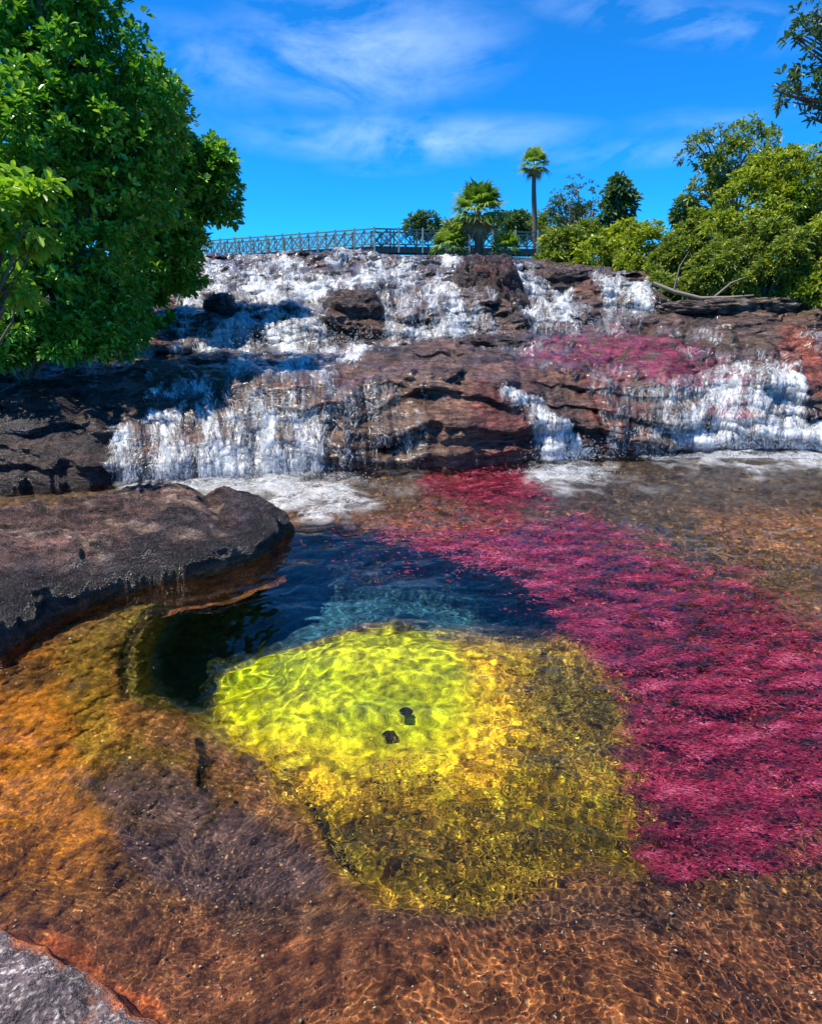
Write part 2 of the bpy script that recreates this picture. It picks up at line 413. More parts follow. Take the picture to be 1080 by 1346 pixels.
def blend(c, m, col): 
    return c * (1 - m[..., None]) + np.asarray(col) * m[..., None]
tc = np.zeros(TX.shape + (3,)); tc[:] = (.125, .075, .058)
tc = blend(tc, sstep(-.1, .5, fbm(TX * .7, TY * .7, TZ * 2, 4)) * .7, (.17, .075, .05))
tc = blend(tc, sstep(.0, .5, fbm(TX * .9 + 9, TY * .9, TZ * 3, 4)) * .8, (.05, .04, .042))
tc = blend(tc, pmask(TU, TV, [(595, 500), (700, 505), (720, 600), (610, 612), (560, 560)], 14, 14, N1) * .6, (.21, .05, .04))
tc = blend(tc, pmask(TU, TV, [(770, 490), (830, 480), (850, 600), (790, 600)], 12, 16, N1) * .6, (.22, .05, .03))
tc = blend(tc, pmask(TU, TV, [(425, 500), (600, 480), (640, 610), (430, 612)], 14, 14, N1) * .6, (.18, .11, .075))
PK = [(700, 452), (760, 436), (880, 440), (965, 480), (1000, 535), (960, 560), (905, 520), (840, 492), (740, 486), (690, 476)]
pk = pmask(TU, TV, PK, 9, 14, N1)
tc = blend(tc, pk * sstep(-.5, .1, N2), (.23, .035, .075))
tc = blend(tc, pmask(TU, TV, [(1020, 430), (1085, 440), (1085, 520), (1010, 470)], 12, 10, N1) * .7, (.3, .07, .04))
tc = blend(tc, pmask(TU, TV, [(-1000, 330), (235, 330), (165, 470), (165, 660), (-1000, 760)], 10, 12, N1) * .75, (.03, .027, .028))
tc = blend(tc, pmask(TU, TV, [(862, 360), (1100, 350), (1500, 400), (1100, 412), (866, 408)], 5, 6, N1), (.06, .06, .03))
tc = blend(tc, sstep(7.0, 7.4, S2), (.05, .075, .02))
col4 = lambda c: np.concatenate([c, np.ones(c.shape[:-1] + (1,))], -1).reshape(-1, 4)
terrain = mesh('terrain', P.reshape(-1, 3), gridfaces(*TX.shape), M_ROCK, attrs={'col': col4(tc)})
tag(terrain, kind='structure')

# ------------------------------------------------------------------ falls: film + threads
FALLS = [ # polygon, density
    ([(150, 560), (215, 535), (300, 515), (425, 520), (435, 560), (430, 628), (380, 645), (150, 645)], .95),
    ([(230, 495), (330, 470), (440, 490), (440, 525), (300, 530), (190, 520)], .85),
    ([(245, 340), (360, 333), (420, 334), (440, 400), (470, 450), (520, 455), (440, 490), (330, 502), (300, 480), (235, 468), (238, 410)], 1.0),
    ([(360, 336), (600, 338), (640, 378), (658, 442), (560, 450), (500, 452), (440, 460), (340, 430)], .92),
    ([(490, 350), (600, 345), (636, 380), (648, 440), (505, 446)], .95),
    ([(470, 334), (610, 336), (600, 352), (470, 352)], .45),
    ([(655, 343), (700, 350), (745, 378), (778, 412), (735, 432), (695, 436), (680, 392)], .98),
    ([(778, 358), (806, 360), (864, 370), (852, 418), (788, 418)], .97),
    ([(620, 455), (690, 448), (760, 424), (860, 412), (862, 424), (800, 442), (780, 458), (690, 470)], .66),
    ([(868, 432), (940, 430), (1010, 456), (935, 462)], .8),
    ([(1040, 440), (1090, 440), (1090, 470), (1050, 456)], .7),
    ([(878, 505), (960, 478), (1050, 478), (1056, 525), (1095, 560), (1095, 615), (960, 612), (905, 598), (858, 560)], 1.0),
    ([(780, 498), (880, 498), (905, 600), (800, 600)], .5),
    ([(430, 505), (560, 495), (560, 612), (430, 615)], .36),
    ([(655, 508), (695, 512), (735, 550), (778, 606), (715, 614), (700, 560)], 1.0),
    ([(180, 488), (210, 492), (232, 512), (205, 516)], .85),
    ([(165, 474), (212, 418), (232, 424), (205, 472)], 1.0),
    ([(690, 470), (830, 480), (905, 520), (860, 500), (700, 490)], .45),
    ([(880, 462), (1040, 462), (1050, 485), (900, 482)], .55)]
HOLES = [([(430, 378), (494, 384), (508, 446), (440, 448)], 1), ([(272, 400), (304, 380), (312, 402), (278, 432)], .85), ([(340, 506), (400, 484), (430, 512), (430, 550), (350, 540)], .3),
         ([(655, 345), (664, 345), (690, 436), (664, 436)], .7), ([(236, 478), (300, 466), (298, 500), (236, 500)], .9)]
FD = np.zeros(TX.shape)
for poly, w in FALLS: FD = np.maximum(FD, w * pmask(TU, TV, poly, 7, 9, N2 + N1))
for poly, w in HOLES: FD = FD * (1 - w * pmask(TU, TV, poly, 5, 7, N2))
FD *= (1 - sstep(6.97, 7.1, S2)) * sstep(.9, 1, S2)
arc = np.concatenate([np.zeros((1, TX.shape[1])), np.cumsum(np.linalg.norm(np.diff(P, axis=0), axis=2), 0)])
darc = np.linalg.norm(np.diff(P, axis=0), axis=2) * 9 / TY[1:]
flow = np.stack([TX * 9 / np.maximum(TY, 1), np.concatenate([np.zeros((1, TX.shape[1])), np.cumsum(darc, 0)]), 0 * TX], -1)
braid = fbm(flow[..., 0] * 2.6, flow[..., 1] * .5, 3, 4)
tier = sstep(.95, .6, fr_) * .5 + .5 * sstep(.0, .25, fr_)
FD = np.clip(FD * (.66 + .75 * braid + .14 + .10 * tier * (S2 > 1)) + .4 * pmask(TU, TV, [(905, 572), (1000, 555), (1100, 555), (1100, 615), (920, 612)], 14, 8, N1) * (S2 < 2.2) + .16 * pmask(TU, TV, [(160, 585), (430, 585), (430, 640), (150, 640)], 14, 6, N1) * (S2 < 2) + .35 * pmask(TU, TV, [(665, 515), (692, 515), (735, 550), (785, 612), (700, 612), (698, 560)], 8, 4, N1) * (S2 < 2.2), 0, 1.4)
keep = (FD > .03); r0, r1 = np.where(keep.any(1))[0][[0, -1]]; c0, c1 = np.where(keep.any(0))[0][[0, -1]]
sl = (slice(r0, r1 + 1), slice(c0, c1 + 1))
lift = .015 + .025 * np.clip(FD, 0, 1) * (1 + 1.0 * fbm(flow[..., 0] * 12, flow[..., 1] * 2.5, 2, 4))
SH = P + TN * lift[..., None]
F = gridfaces(r1 - r0 + 1, c1 - c0 + 1); kk = keep[sl].ravel(); F = F[kk[F].any(1)]
vv = SH[sl].reshape(-1, 3); used = np.unique(F); rem = np.zeros(len(vv), int); rem[used] = np.arange(len(used))
film = mesh('waterfall', vv[used], rem[F], M_FALL, attrs={'fall': FD[sl].ravel()[used], 'flow': flow[sl].reshape(-1, 3)[used]})
tag(film, kind='structure')

def threads(n, name):
    rows, cols = np.where(FD > .2); sc = np.abs(np.gradient(UC))[cols]; wgt = FD[rows, cols] ** 1.6 * sc
    wgt *= sstep(.92, .55, TN[rows, cols, 2]) + .02
    wgt *= np.sqrt(np.abs(np.gradient(TV0, axis=0))[rows, cols] + .05)
    # clump density so that threads gather in braids
    wgt *= np.clip(.35 + 1.6 * fbm(flow[rows, cols, 0] * 9, flow[rows, cols, 1] * 1.0, 8, 3), .05, 3)
    idx = rng.choice(len(rows), n, p=wgt / wgt.sum()); r, c = rows[idx].astype(float), cols[idx].astype(float)
    K = 5; dA = np.maximum(np.abs(np.gradient(arc, axis=0))[rows[idx], cols[idx]], .004); wy_ = TY[rows[idx], cols[idx]]; Ls = rng.gamma(2.2, .028, n) * wy_ / 9 / dA; Ls = np.minimum(Ls, 30); drift = rng.normal(0, .5, n)
    Y = TY[rows[idx], cols[idx]]; pts = []
    hop = rng.gamma(1.5, .009, n)
    for k in range(K):
        t = k / (K - 1)
        rr = np.clip(r - Ls * t, r0, TX.shape[0] - 1); cc = np.clip(c + drift * t * 3 + rng.normal(0, .35, n), 0, TX.shape[1] - 1)
        a, b = np.floor(rr).astype(int), np.floor(cc).astype(int); a2 = np.minimum(a + 1, TX.shape[0] - 1); b2 = np.minimum(b + 1, TX.shape[1] - 1)
        fr, fc = (rr - a)[:, None], (cc - b)[:, None]
        p = (P[a, b] * (1 - fr) + P[a2, b] * fr) * (1 - fc) + (P[a, b2] * (1 - fr) + P[a2, b2] * fr) * fc
        nn = TN[a, b]
        off = (lift[a, b] * .7 + hop * math.sin(math.pi * min(1, t + .1)) * 1.3)[:, None]
        p = p + nn * off; p[:, 2] = np.maximum(p[:, 2], .0); pts.append(p)
    pts = np.stack(pts, 1)                                   # n,K,3
    wid = rng.uniform(.3, 1.0, n) * .00042 * np.maximum(Y, 8) * rng.choice([.7, 1, 1.5], n, p=[.5, .38, .12])
    prof = np.array([.15, .8, 1, .75, .1])
    T = np.gradient(pts, axis=1); T /= np.linalg.norm(T, axis=2)[..., None] + 1e-9
    A = np.cross(T, np.array([0, 1., 0])); A /= np.linalg.norm(A, axis=2)[..., None] + 1e-9; B = np.cross(T, A)
    V = []
    for q in range(3):
        th = q * 2 * math.pi / 3
        V.append(pts + (wid[:, None] * prof[None])[..., None] * (math.cos(th) * A + math.sin(th) * B))
    V = np.stack(V, 2)                                        # n,K,3,3
    i = np.arange(n)[:, None, None] * K * 3; k = np.arange(K - 1)[None, :, None] * 3; q = np.arange(3)[None, None, :]
    Fq = np.stack([i + k + q, i + k + (q + 1) % 3, i + k + 3 + (q + 1) % 3, i + k + 3 + q], -1).reshape(-1, 4)
    o = mesh(name, V.reshape(-1, 3), Fq, M_STRAND); tag(o, 'white threads of falling water on the falls', 'waterfall', kind='stuff'); return o
TV0 = TV
threads(40000, 'falling_water')

# spray droplets at the feet of the falls
def drops(cl, name):
    pts, rad = [], []
    for (u, v, Y, du, dh, n) in cl:
        uu = rng.normal(u, du, n); p = at(uu, np.full(n, v), Y + rng.normal(0, .25, n)); p[:, 2] += np.abs(rng.normal(0, dh, n))
        p[:, 2] = np.maximum(p[:, 2], .012); pts.append(p); rad.append(rng.uniform(.002, .0062, n) * (Y / 9))
    pts = np.concatenate(pts); rad = np.concatenate(rad); n = len(pts)
    O = np.array([[1, 0, 0], [-1, 0, 0], [0, 1, 0], [0, -1, 0], [0, 0, 1.5], [0, 0, -1.5]], float)
    V = pts[:, None] + O[None] * rad[:, None, None]
    f = np.array([[0, 2, 4], [2, 1, 4], [1, 3, 4], [3, 0, 4], [2, 0, 5], [1, 2, 5], [3, 1, 5], [0, 3, 5]])
    F = (f[None] + 6 * np.arange(n)[:, None, None]).reshape(-1, 3)
    o = mesh(name, V.reshape(-1, 3), F, M_STRAND); tag(o, 'fine spray thrown up at the feet of the falls', 'spray', kind='stuff')
drops([(300, 628, 8.0, 80, .16, 1500), (745, 604, 8.6, 30, .12, 600), (1000, 590, 9.2, 60, .2, 1500), (420, 452, 13.5, 80, .15, 900), (590, 444, 13.6, 50, .2, 900),
       (400, 398, 16, 60, .2, 500), (330, 640, 7.7, 60, .03, 2200), (740, 622, 8.1, 28, .03, 1200), (1000, 602, 8.7, 60, .03, 1600), (730, 425, 14.8, 25, .2, 400), (830, 412, 16, 30, .15, 300)], 'spray')

# ------------------------------------------------------------------ riverbed seen through the water
UB = np.concatenate([np.linspace(-1500, -260, 60)[:-1], np.linspace(-260, 1460, 1260), np.linspace(1460, 2700, 60)[1:]])
VB = np.concatenate([np.linspace(2300, 1400, 50)[:-1], np.linspace(1400, 570, 900)])
BU, BV = np.meshgrid(UB, VB)
G = atz(BU, BV)                                    # surface point for noise in world metres
n_d = perlin(G[..., 0] * 60, G[..., 1] * 60, 2)
n_a = fbm(G[..., 0] * 1.3, G[..., 1] * 1.3, 0, 5); n_b = fbm(G[..., 0] * 5, G[..., 1] * 5, 3, 4); n_c = fbm(G[..., 0] * 16, G[..., 1] * 16, 5, 4)
nn_ = n_a * .6 + n_b * .5
DEEP = [(205, 900), (203, 860), (222, 815), (262, 775), (330, 745), (380, 715), (440, 700), (560, 730), (650, 748), (710, 785), (730, 822), (690, 838), (640, 838), (590, 838), (520, 820), (460, 829), (400, 848), (340, 868), (290, 888), (276, 945), (240, 932)]
YEL = [(276, 948), (290, 888), (340, 868), (400, 848), (460, 829), (520, 820), (590, 838), (622, 880), (622, 935), (585, 985), (500, 1000), (420, 985), (345, 975)]
GOLD = [(272, 948), (345, 1010), (405, 1070), (450, 1140), (510, 1182), (640, 1190), (700, 1155), (770, 1125), (858, 1150), (850, 1080), (832, 960), (815, 890), (760, 850), (640, 835), (560, 830), (420, 860), (300, 890)]
RING = [(158, 900), (155, 862), (170, 820), (230, 770), (330, 735), (370, 740), (262, 775), (222, 815), (203, 860), (205, 905), (245, 940), (190, 930)]
PINK = [(440, 745), (440, 705), (520, 700), (600, 700), (690, 690), (770, 684), (800, 710), (870, 745), (1000, 790), (1090, 835), (1300, 900), (1300, 1050), (1090, 1060), (1060, 1105), (1000, 1112), (930, 1125), (870, 1142), (850, 1100), (832, 1000), (830, 930), (812, 890), (765, 838), (700, 785), (640, 745), (540, 742)]
PINK2 = [(555, 628), (640, 618), (690, 625), (715, 650), (620, 662), (560, 645)]
m_deep = pmask(BU, BV, DEEP, 9 + 18 * sstep(520, 640, BU) + 10 * sstep(800, 720, BV), 7, nn_); m_yel = sstep(-1, 1, pdist(BU, BV, YEL) / (8 + 34 * sstep(880, 960, BV) + 26 * sstep(560, 640, BU)) + .35 * nn_); m_gold = pmask(BU, BV, GOLD, 20, 16, nn_)
m_ring = pmask(BU, BV, RING, 7, 9, nn_); m_pink = pmask(BU, BV, PINK, 34, 30, nn_ + .4 * n_c); m_pink2 = pmask(BU, BV, PINK2, 12, 10, nn_)
m_deepS = pmask(BU, BV, DEEP, 26, 5, nn_); m_yelS = pmask(BU, BV, YEL, 30, 5, nn_); m_goldS = pmask(BU, BV, GOLD, 22, 6, nn_)
D = .16 + .05 * n_a
D = D + .07 * sstep(1150, 1000, BV) * sstep(100, 300, BU)
D = D * (1 - m_goldS) + m_goldS * (.36 + .08 * n_a + .04 * n_b)
D = D * (1 - m_yelS) + m_yelS * (.55 + .06 * n_a)
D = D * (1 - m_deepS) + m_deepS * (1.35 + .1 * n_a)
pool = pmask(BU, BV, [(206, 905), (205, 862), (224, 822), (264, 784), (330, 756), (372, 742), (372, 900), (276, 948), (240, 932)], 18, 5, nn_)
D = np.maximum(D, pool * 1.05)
D = D + .10 * pmask(BU, BV, RING, 20, 5, nn_)
D = np.where(BV < 700, D + .12 * sstep(700, 640, BV), D)
D = D + .035 * n_b + .018 * n_c
def line_d(U, V, pts):
    d = np.full(U.shape, 1e9)
    for a, b in zip(pts[:-1], pts[1:]):
        e = np.array(b, float) - a; t = np.clip(((U - a[0]) * e[0] + (V - a[1]) * e[1]) / (e @ e), 0, 1)
        d = np.minimum(d, np.hypot(U - a[0] - t * e[0], V - a[1] - t * e[1]))
    return d
cr = 1 - sstep(2, 8, line_d(BU, BV, [(262, 975), (268, 1000), (264, 1025), (267, 1038)]) + 2 * n_c)
cr = np.maximum(cr, 1 - sstep(3, 9, line_d(BU, BV, [(405, 1055), (425, 1090), (440, 1120), (465, 1145)]) + 2 * n_c))
cr = np.maximum(cr, .9 * (1 - sstep(3, 10, line_d(BU, BV, [(166, 915), (160, 880), (172, 840), (200, 805), (240, 785)]) + 2 * n_c)))
cr = np.maximum(cr, .6 * (1 - sstep(1.5, 6, line_d(BU, BV, [(285, 950), (310, 985), (350, 1010), (400, 1055)]) + 3 * n_c)))
D = D + .035 * cr
D = np.clip(D, .03, 2.2)
BP = under(BU, BV, D)
bc = np.zeros(BU.shape + (3,)); bc[:] = (.20, .09, .03)
bc = blend(bc, sstep(-.3, .4, n_a) * .6, (.24, .11, .03))
bc = blend(bc, sstep(1160, 1240, BV + 20 * n_a) * .8, (.25, .09, .035))                       # red brown apron at the bottom
bc = blend(bc, pmask(BU, BV, [(480, 1260), (620, 1230), (900, 1270), (1000, 1360), (400, 1380)], 30, 40, n_b) * .65, (.36, .13, .035))
bc = blend(bc, (1 - sstep(60, 230, BU + 60 * n_a)) * sstep(830, 870, BV) * sstep(1230, 1130, BV) * .9, (.42, .15, .006))   # orange left shelf
bc = blend(bc, pmask(BU, BV, [(60, 860), (160, 790), (340, 720), (375, 700), (360, 745), (250, 770), (150, 860), (150, 960), (260, 1000), (120, 1010)], 18, 24, n_b) * .75, (.20, .13, .012))
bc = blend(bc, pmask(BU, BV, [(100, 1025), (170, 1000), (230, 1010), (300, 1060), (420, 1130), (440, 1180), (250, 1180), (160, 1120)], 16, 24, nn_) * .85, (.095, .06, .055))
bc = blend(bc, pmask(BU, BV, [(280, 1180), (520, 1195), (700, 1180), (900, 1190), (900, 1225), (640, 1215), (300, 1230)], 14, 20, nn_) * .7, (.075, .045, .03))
bc = blend(bc, pmask(BU, BV, [(0, 870), (60, 862), (75, 890), (40, 908), (0, 908)], 6, 5, nn_) * .8, (.06, .03, .01))
bc = blend(bc, sstep(880, 700, BV) * sstep(640, 760, BU - (BV - 700) * .6) * .9, (.085, .062, .045))       # upper right gravelly bed
bc = blend(bc, pmask(BU, BV, [(880, 660), (1090, 650), (1100, 740), (960, 720)], 18, 30, nn_) * .7, (.28, .12, .05))
bc = blend(bc, sstep(690, 650, BV) * .8, (.10, .075, .05))
bc = blend(bc, m_gold, (.70, .42, .012)); bc = blend(bc, m_gold * sstep(.05, .6, n_b + n_a * .5) * .3, (.36, .19, .02)); bc = blend(bc, m_gold * sstep(.15, .6, -n_b + n_c * .6) * .8, (.72, .58, .02))
bc = blend(bc, pmask(BU, BV, [(480, 1010), (560, 1040), (600, 1130), (520, 1160), (460, 1080)], 14, 22, nn_) * .55, (.34, .17, .02))
bc = blend(bc, pmask(BU, BV, [(700, 850), (820, 890), (835, 1000), (740, 1000), (690, 920)], 20, 22, nn_) * .55, (.20, .17, .04))
bc = blend(bc, pmask(BU, BV, [(690, 830), (820, 860), (850, 1000), (800, 1080), (700, 1000), (650, 900)], 40, 40, nn_) * .4, (.22, .15, .03))
bc = blend(bc, pmask(BU, BV, [(440, 1090), (620, 1100), (760, 1110), (700, 1200), (480, 1190)], 30, 34, nn_) * .25, (.25, .12, .02))
bc = blend(bc, m_yel, (.50, .54, .008)); bc = blend(bc, m_yel * sstep(-.1, .6, n_a + .4 * n_b) * .6, (.27, .38, .01)); bc = blend(bc, pmask(BU, BV, [(300, 950), (420, 975), (600, 980), (560, 1040), (380, 1020)], 18, 18, nn_) * .5, (.62, .56, .01))
bc = blend(bc, m_ring * .9, (.11, .09, .012))
bc = blend(bc, m_deep * (1 - m_yel), (.03, .115, .15)); bc = blend(bc, m_deep * (1 - m_yel) * sstep(800, 720, BV) * sstep(330, 420, BU), (.075, .11, .105))  # teal bed colour stands in for reflected sky; paler rear offsets shading
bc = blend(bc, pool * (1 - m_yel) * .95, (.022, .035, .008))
bc = blend(bc, np.maximum(m_pink * (.35 + .65 * sstep(470, 640, BU)), m_pink2) * .92, (.24, .018, .05))
bc = blend(bc, cr * .9, (.012, .01, .006))
bc = blend(bc, pmask(BU, BV, [(60, 1225), (120, 1248), (140, 1290), (205, 1312), (230, 1350), (130, 1330), (40, 1250)], 8, 10, nn_) * .8, (.5, .12, .03))
bc = blend(bc, sstep(.42, .62, n_d) * .7 * (1 - m_yel) * (1 - m_deep), (.62, .36, .12))
bc = bc * (np.clip(1 + .8 * n_c + .35 * n_b, .3, 1.9) * (1 - .22 * sstep(1000, 1200, BV)))[..., None]
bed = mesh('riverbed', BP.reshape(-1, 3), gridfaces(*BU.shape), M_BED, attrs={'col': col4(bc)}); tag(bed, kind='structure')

# ------------------------------------------------------------------ pool water surface (real ripples, refracting)
VW = np.concatenate([np.linspace(2300, 1400, 60)[:-1], np.linspace(1400, 572, 1050)])
UW = np.concatenate([np.linspace(-1500, -260, 90)[:-1], np.linspace(-260, 1460, 1400), np.linspace(1460, 2700, 90)[1:]])
WU, WV = np.meshgrid(UW, VW); WG = atz(WU, WV); X, Y = WG[..., 0], WG[..., 1]
calm = pmask(WU, WV, [(200, 950), (200, 790), (380, 700), (560, 720), (640, 860), (620, 980), (400, 1000)], 60)
calm = np.maximum(calm, .5 * pmask(WU, WV, [(-200, 1400), (-200, 800), (380, 700), (300, 1000), (500, 1200), (300, 1400)], 60))
rough = 1.0 - .55 * calm + .9 * sstep(820, 640, WV)
wx, wy = X + .25 * fbm(X * .8, Y * .8, 1, 2), Y + .25 * fbm(X * .8, Y * .8, 6, 2)
fine = 1 - .88 * calm
hgt = .014 * perlin(wx * 1.7, wy * 2.2, .3) + .0085 * perlin(wx * 4.0 + 5, wy * 5.5, 1.7) * rough + .0042 * (perlin(wx * 8, wy * 11, 4.1) * rough * (1 - calm) + .75 * calm * (perlin((.8 * wx + .6 * wy) * 6, (.8 * wy - .6 * wx) * 9, 4.1) + .5 * perlin((.5 * wx - .87 * wy) * 11, (.5 * wy + .87 * wx) * 13, 1.1))) \
    + .0020 * perlin(wx * 20, wy * 26, 7.3) * rough * fine + .0011 * perlin(wx * 42, wy * 52, 2.2) * rough * fine * sstep(11, 4, Y)
for cx, cy, a in ((-1.8, 7.6, .012), (1.9, 8.0, .010), (4.6, 8.6, .014)):
    rr = np.hypot(X - cx, Y - cy); hgt = hgt + a * np.sin(rr * 16 + 3 * perlin(X, Y, 3)) * np.exp(-rr * .75) * sstep(.1, .5, rr)
WG[..., 2] = hgt
water = mesh('water', WG.reshape(-1, 3), gridfaces(*WU.shape), M_WATER); tag(water, kind='structure')
water.cycles.is_caustics_receiver = False; water.cycles.is_caustics_caster = True

# foam on the pool
FM = [([(140, 660), (150, 632), (300, 626), (435, 614), (470, 640), (500, 655), (450, 688), (380, 684), (330, 662)], 1.0), ([(690, 612), (780, 604), (812, 612), (800, 630), (745, 650), (690, 642)], .95),
      ([(850, 600), (940, 590), (1100, 592), (1100, 618), (980, 616), (880, 612)], 1.0), ([(430, 620), (560, 612), (600, 640), (520, 660), (440, 650)], .42), ([(600, 640), (700, 630), (900, 625), (1100, 625), (1100, 660), (800, 670), (620, 665)], .30), ([(800, 612), (900, 640), (860, 660), (790, 640)], .45)]
fsel = VW < 720; FU, FV = WU[fsel], WV[fsel]; fd = np.zeros(FU.shape); nz = fbm(WG[fsel][..., 0] * 2, WG[fsel][..., 1] * 2, 0, 4)
for p_, w in FM: fd = np.maximum(fd, w * pmask(FU, FV, p_, 22, 20, nz))
FP = WG[fsel].copy(); FP[..., 2] += .006 + fd * .022 * (1 + fbm(FP[..., 0] * 6, FP[..., 1] * 6, 0, 3)) * sstep(.4, 1, fd)
F = gridfaces(*FU.shape); kk = (fd > .03).ravel(); F = F[kk[F].any(1)]; used = np.unique(F); rem = np.zeros(FU.size, int); rem[used] = np.arange(len(used))
foam = mesh('foam', FP.reshape(-1, 3)[used], rem[F], M_FOAM, attrs={'fall': fd.ravel()[used], 'flow': FP.reshape(-1, 3)[used] * [1, 1, 0]})
tag(foam, 'churned white foam spreading over the pool below the falls', 'foam', kind='stuff')

# ------------------------------------------------------------------ underwater plants
def blades(name, U, V, depth, length, width, ang, lift_, cols, mat, label, cat):
    n = len(U); p0 = under(U, V, depth); d = np.stack([np.cos(ang), np.sin(ang), lift_], 1)
    side = np.stack([-np.sin(ang), np.cos(ang), rng.normal(0, .5, n)], 1)
    t = rng.normal(0, .22, n); mid = p0 + d * length[:, None] * .5 + side * (t * length)[:, None] * .3; tip = p0 + d * length[:, None]
    tip[:, 2] = np.minimum(tip[:, 2], -.012); mid[:, 2] = np.minimum(mid[:, 2] + length * .12, -.008)
    w = width[:, None] * side
    Vt = np.stack([p0, mid - w, mid + w, tip], 1).reshape(-1, 3); i = np.arange(n)[:, None] * 4
    F = np.concatenate([i + [0, 2, 1], i + [1, 2, 3]])
    o = mesh(name, Vt, F, mat, attrs={'rnd': np.repeat(cols, 4)}); tag(o, label, cat, kind='stuff')
def samp(poly, n, soft=14, amp=22, dens=None):
    P_ = np.array(poly); x0, y0 = P_.min(0) - 15; x1, y1 = P_.max(0) + 15; out = []
    x0, x1 = max(x0, -100), min(x1, 1380)
    got = 0
    while got < n:
        k = n * 2; u = rng.uniform(x0, x1, k); v = rng.uniform(y0, y1, k); g = atz(u, v)
        a = fbm(g[:, 0] * 1.3, g[:, 1] * 1.3, 0, 5) * .6 + fbm(g[:, 0] * 5, g[:, 1] * 5, 3, 4) * .5
        m = pmask(u, v, poly, soft, amp, a)
        if dens: m = m * dens(u, v, g)
        s = rng.uniform(0, 1, k) < m; out.append(np.stack([u[s], v[s]], 1)); got += s.sum()
    return np.concatenate(out)[:n].T
def clumpy(U, V, s=3.0):
    g = atz(U, V); return fbm(g[:, 0] * s, g[:, 1] * s * 2.2, 3, 4)
M_PINK = leaf_mat('river_weed', (.07, .008, .02), (.50, .013, .085), (.76, .14, .27), .6, .2)
M_GREEN = leaf_mat('golden_weed', (.24, .13, .01), (.60, .40, .01), (.85, .70, .04), .7, .25)
for poly, n, nm in ((PINK, 118000, 'crimson_river_weed'), (PINK2, 6000, 'crimson_river_weed')):
    U, V = samp(poly, n, 34, 30, dens=lambda u, v, g: (1 - .9 * pmask(u, v, DEEP, 8)) * np.clip(.55 + 1.5 * fbm(g[:, 0] * 2.5, g[:, 1] * 5, 1, 3), .06, 1) * (.25 + .75 * sstep(470, 640, u))); c = clumpy(U, V); g = atz(U, V)
    streak = fbm((g[:, 0] * .9 + g[:, 1] * .4) * 3, (g[:, 1] * .9 - g[:, 0] * .4) * 12, 9, 3)
    rn = np.clip(.42 + .6 * c + .5 * streak + rng.normal(0, .13, n) + .12 * sstep(900, 680, V) + .35 * fbm(g[:, 0] * .8, g[:, 1] * .8, 4, 2), 0, 1)
    blades(nm, U, V, .05 + .16 * rng.random(n) + .06 * np.clip(-c, 0, 1), rng.uniform(.02, .055, n) * (g[:, 1] / 4) ** .4, rng.uniform(.0015, .0042, n) * (g[:, 1] / 3.5),
           rng.normal(-.35, .45, n), rng.uniform(-.1, .45, n), rn, M_PINK, 'crimson water weed streaming under the clear water' if poly is PINK else 'small crimson weed patch at the foot of the falls', 'water plants')
U, V = samp(GOLD, 9000, dens=lambda u, v, g: (1 - .97 * pmask(u, v, YEL, 12)) * (1 - pmask(u, v, DEEP, 8)) * np.clip(.3 + 1.6 * fbm(g[:, 0] * 3, g[:, 1] * 3, 5, 3), .03, 1))
n = len(U); c = clumpy(U, V, 4)
blades('golden_water_weed', U, V, .14 + .12 * rng.random(n) + .15 * pmask(U, V, GOLD, 30), rng.uniform(.015, .045, n), rng.uniform(.0015, .004, n), rng.uniform(0, 6.28, n), rng.uniform(.1, .7, n),
       np.clip(.5 + .5 * c + rng.normal(0, .18, n), 0, 1), M_GREEN, 'golden green water weed on the stepped rim of the pothole', 'water plants')
# pebbles on the bed
n = 9000; U = rng.uniform(-60, 1140, n); V = np.concatenate([rng.uniform(640, 900, n // 2), rng.uniform(1000, 1346, n - n // 2)])
okp = (pdist(U, V, PINK) < 5) & (pdist(U, V, DEEP) < 0) & (pdist(U, V, YEL) < 0) & ((pdist(U, V, GOLD) < 0) | (rng.random(n) < .2)); U, V = U[okp], V[okp]; n = len(U)
cpb = under(U, V, np.full(n, .14)); rad = rng.gamma(1.6, .0013, n)
O = np.array([[1, 0, 0], [0, 1, 0], [-1, 0, 0], [0, -1, 0], [0, 0, .6], [0, 0, -.6]], float)
V_ = cpb[:, None] + (O[None] * (1 + rng.normal(0, .25, (n, 6, 3)))) * rad[:, None, None]
f = np.array([[0, 1, 4], [1, 2, 4], [2, 3, 4], [3, 0, 4], [1, 0, 5], [2, 1, 5], [3, 2, 5], [0, 3, 5]])
M_PEB = leaf_mat('pebbles', (.25, .17, .1), (.45, .36, .2), (.8, .72, .5), .7, .0)
tag(mesh('gravel', V_.reshape(-1, 3), (f[None] + 6 * np.arange(n)[:, None, None]).reshape(-1, 3), M_PEB, attrs={'rnd': np.repeat(rng.random(n), 6)}), 'pale gravel grains scattered over the river bed', 'gravel', kind='stuff')

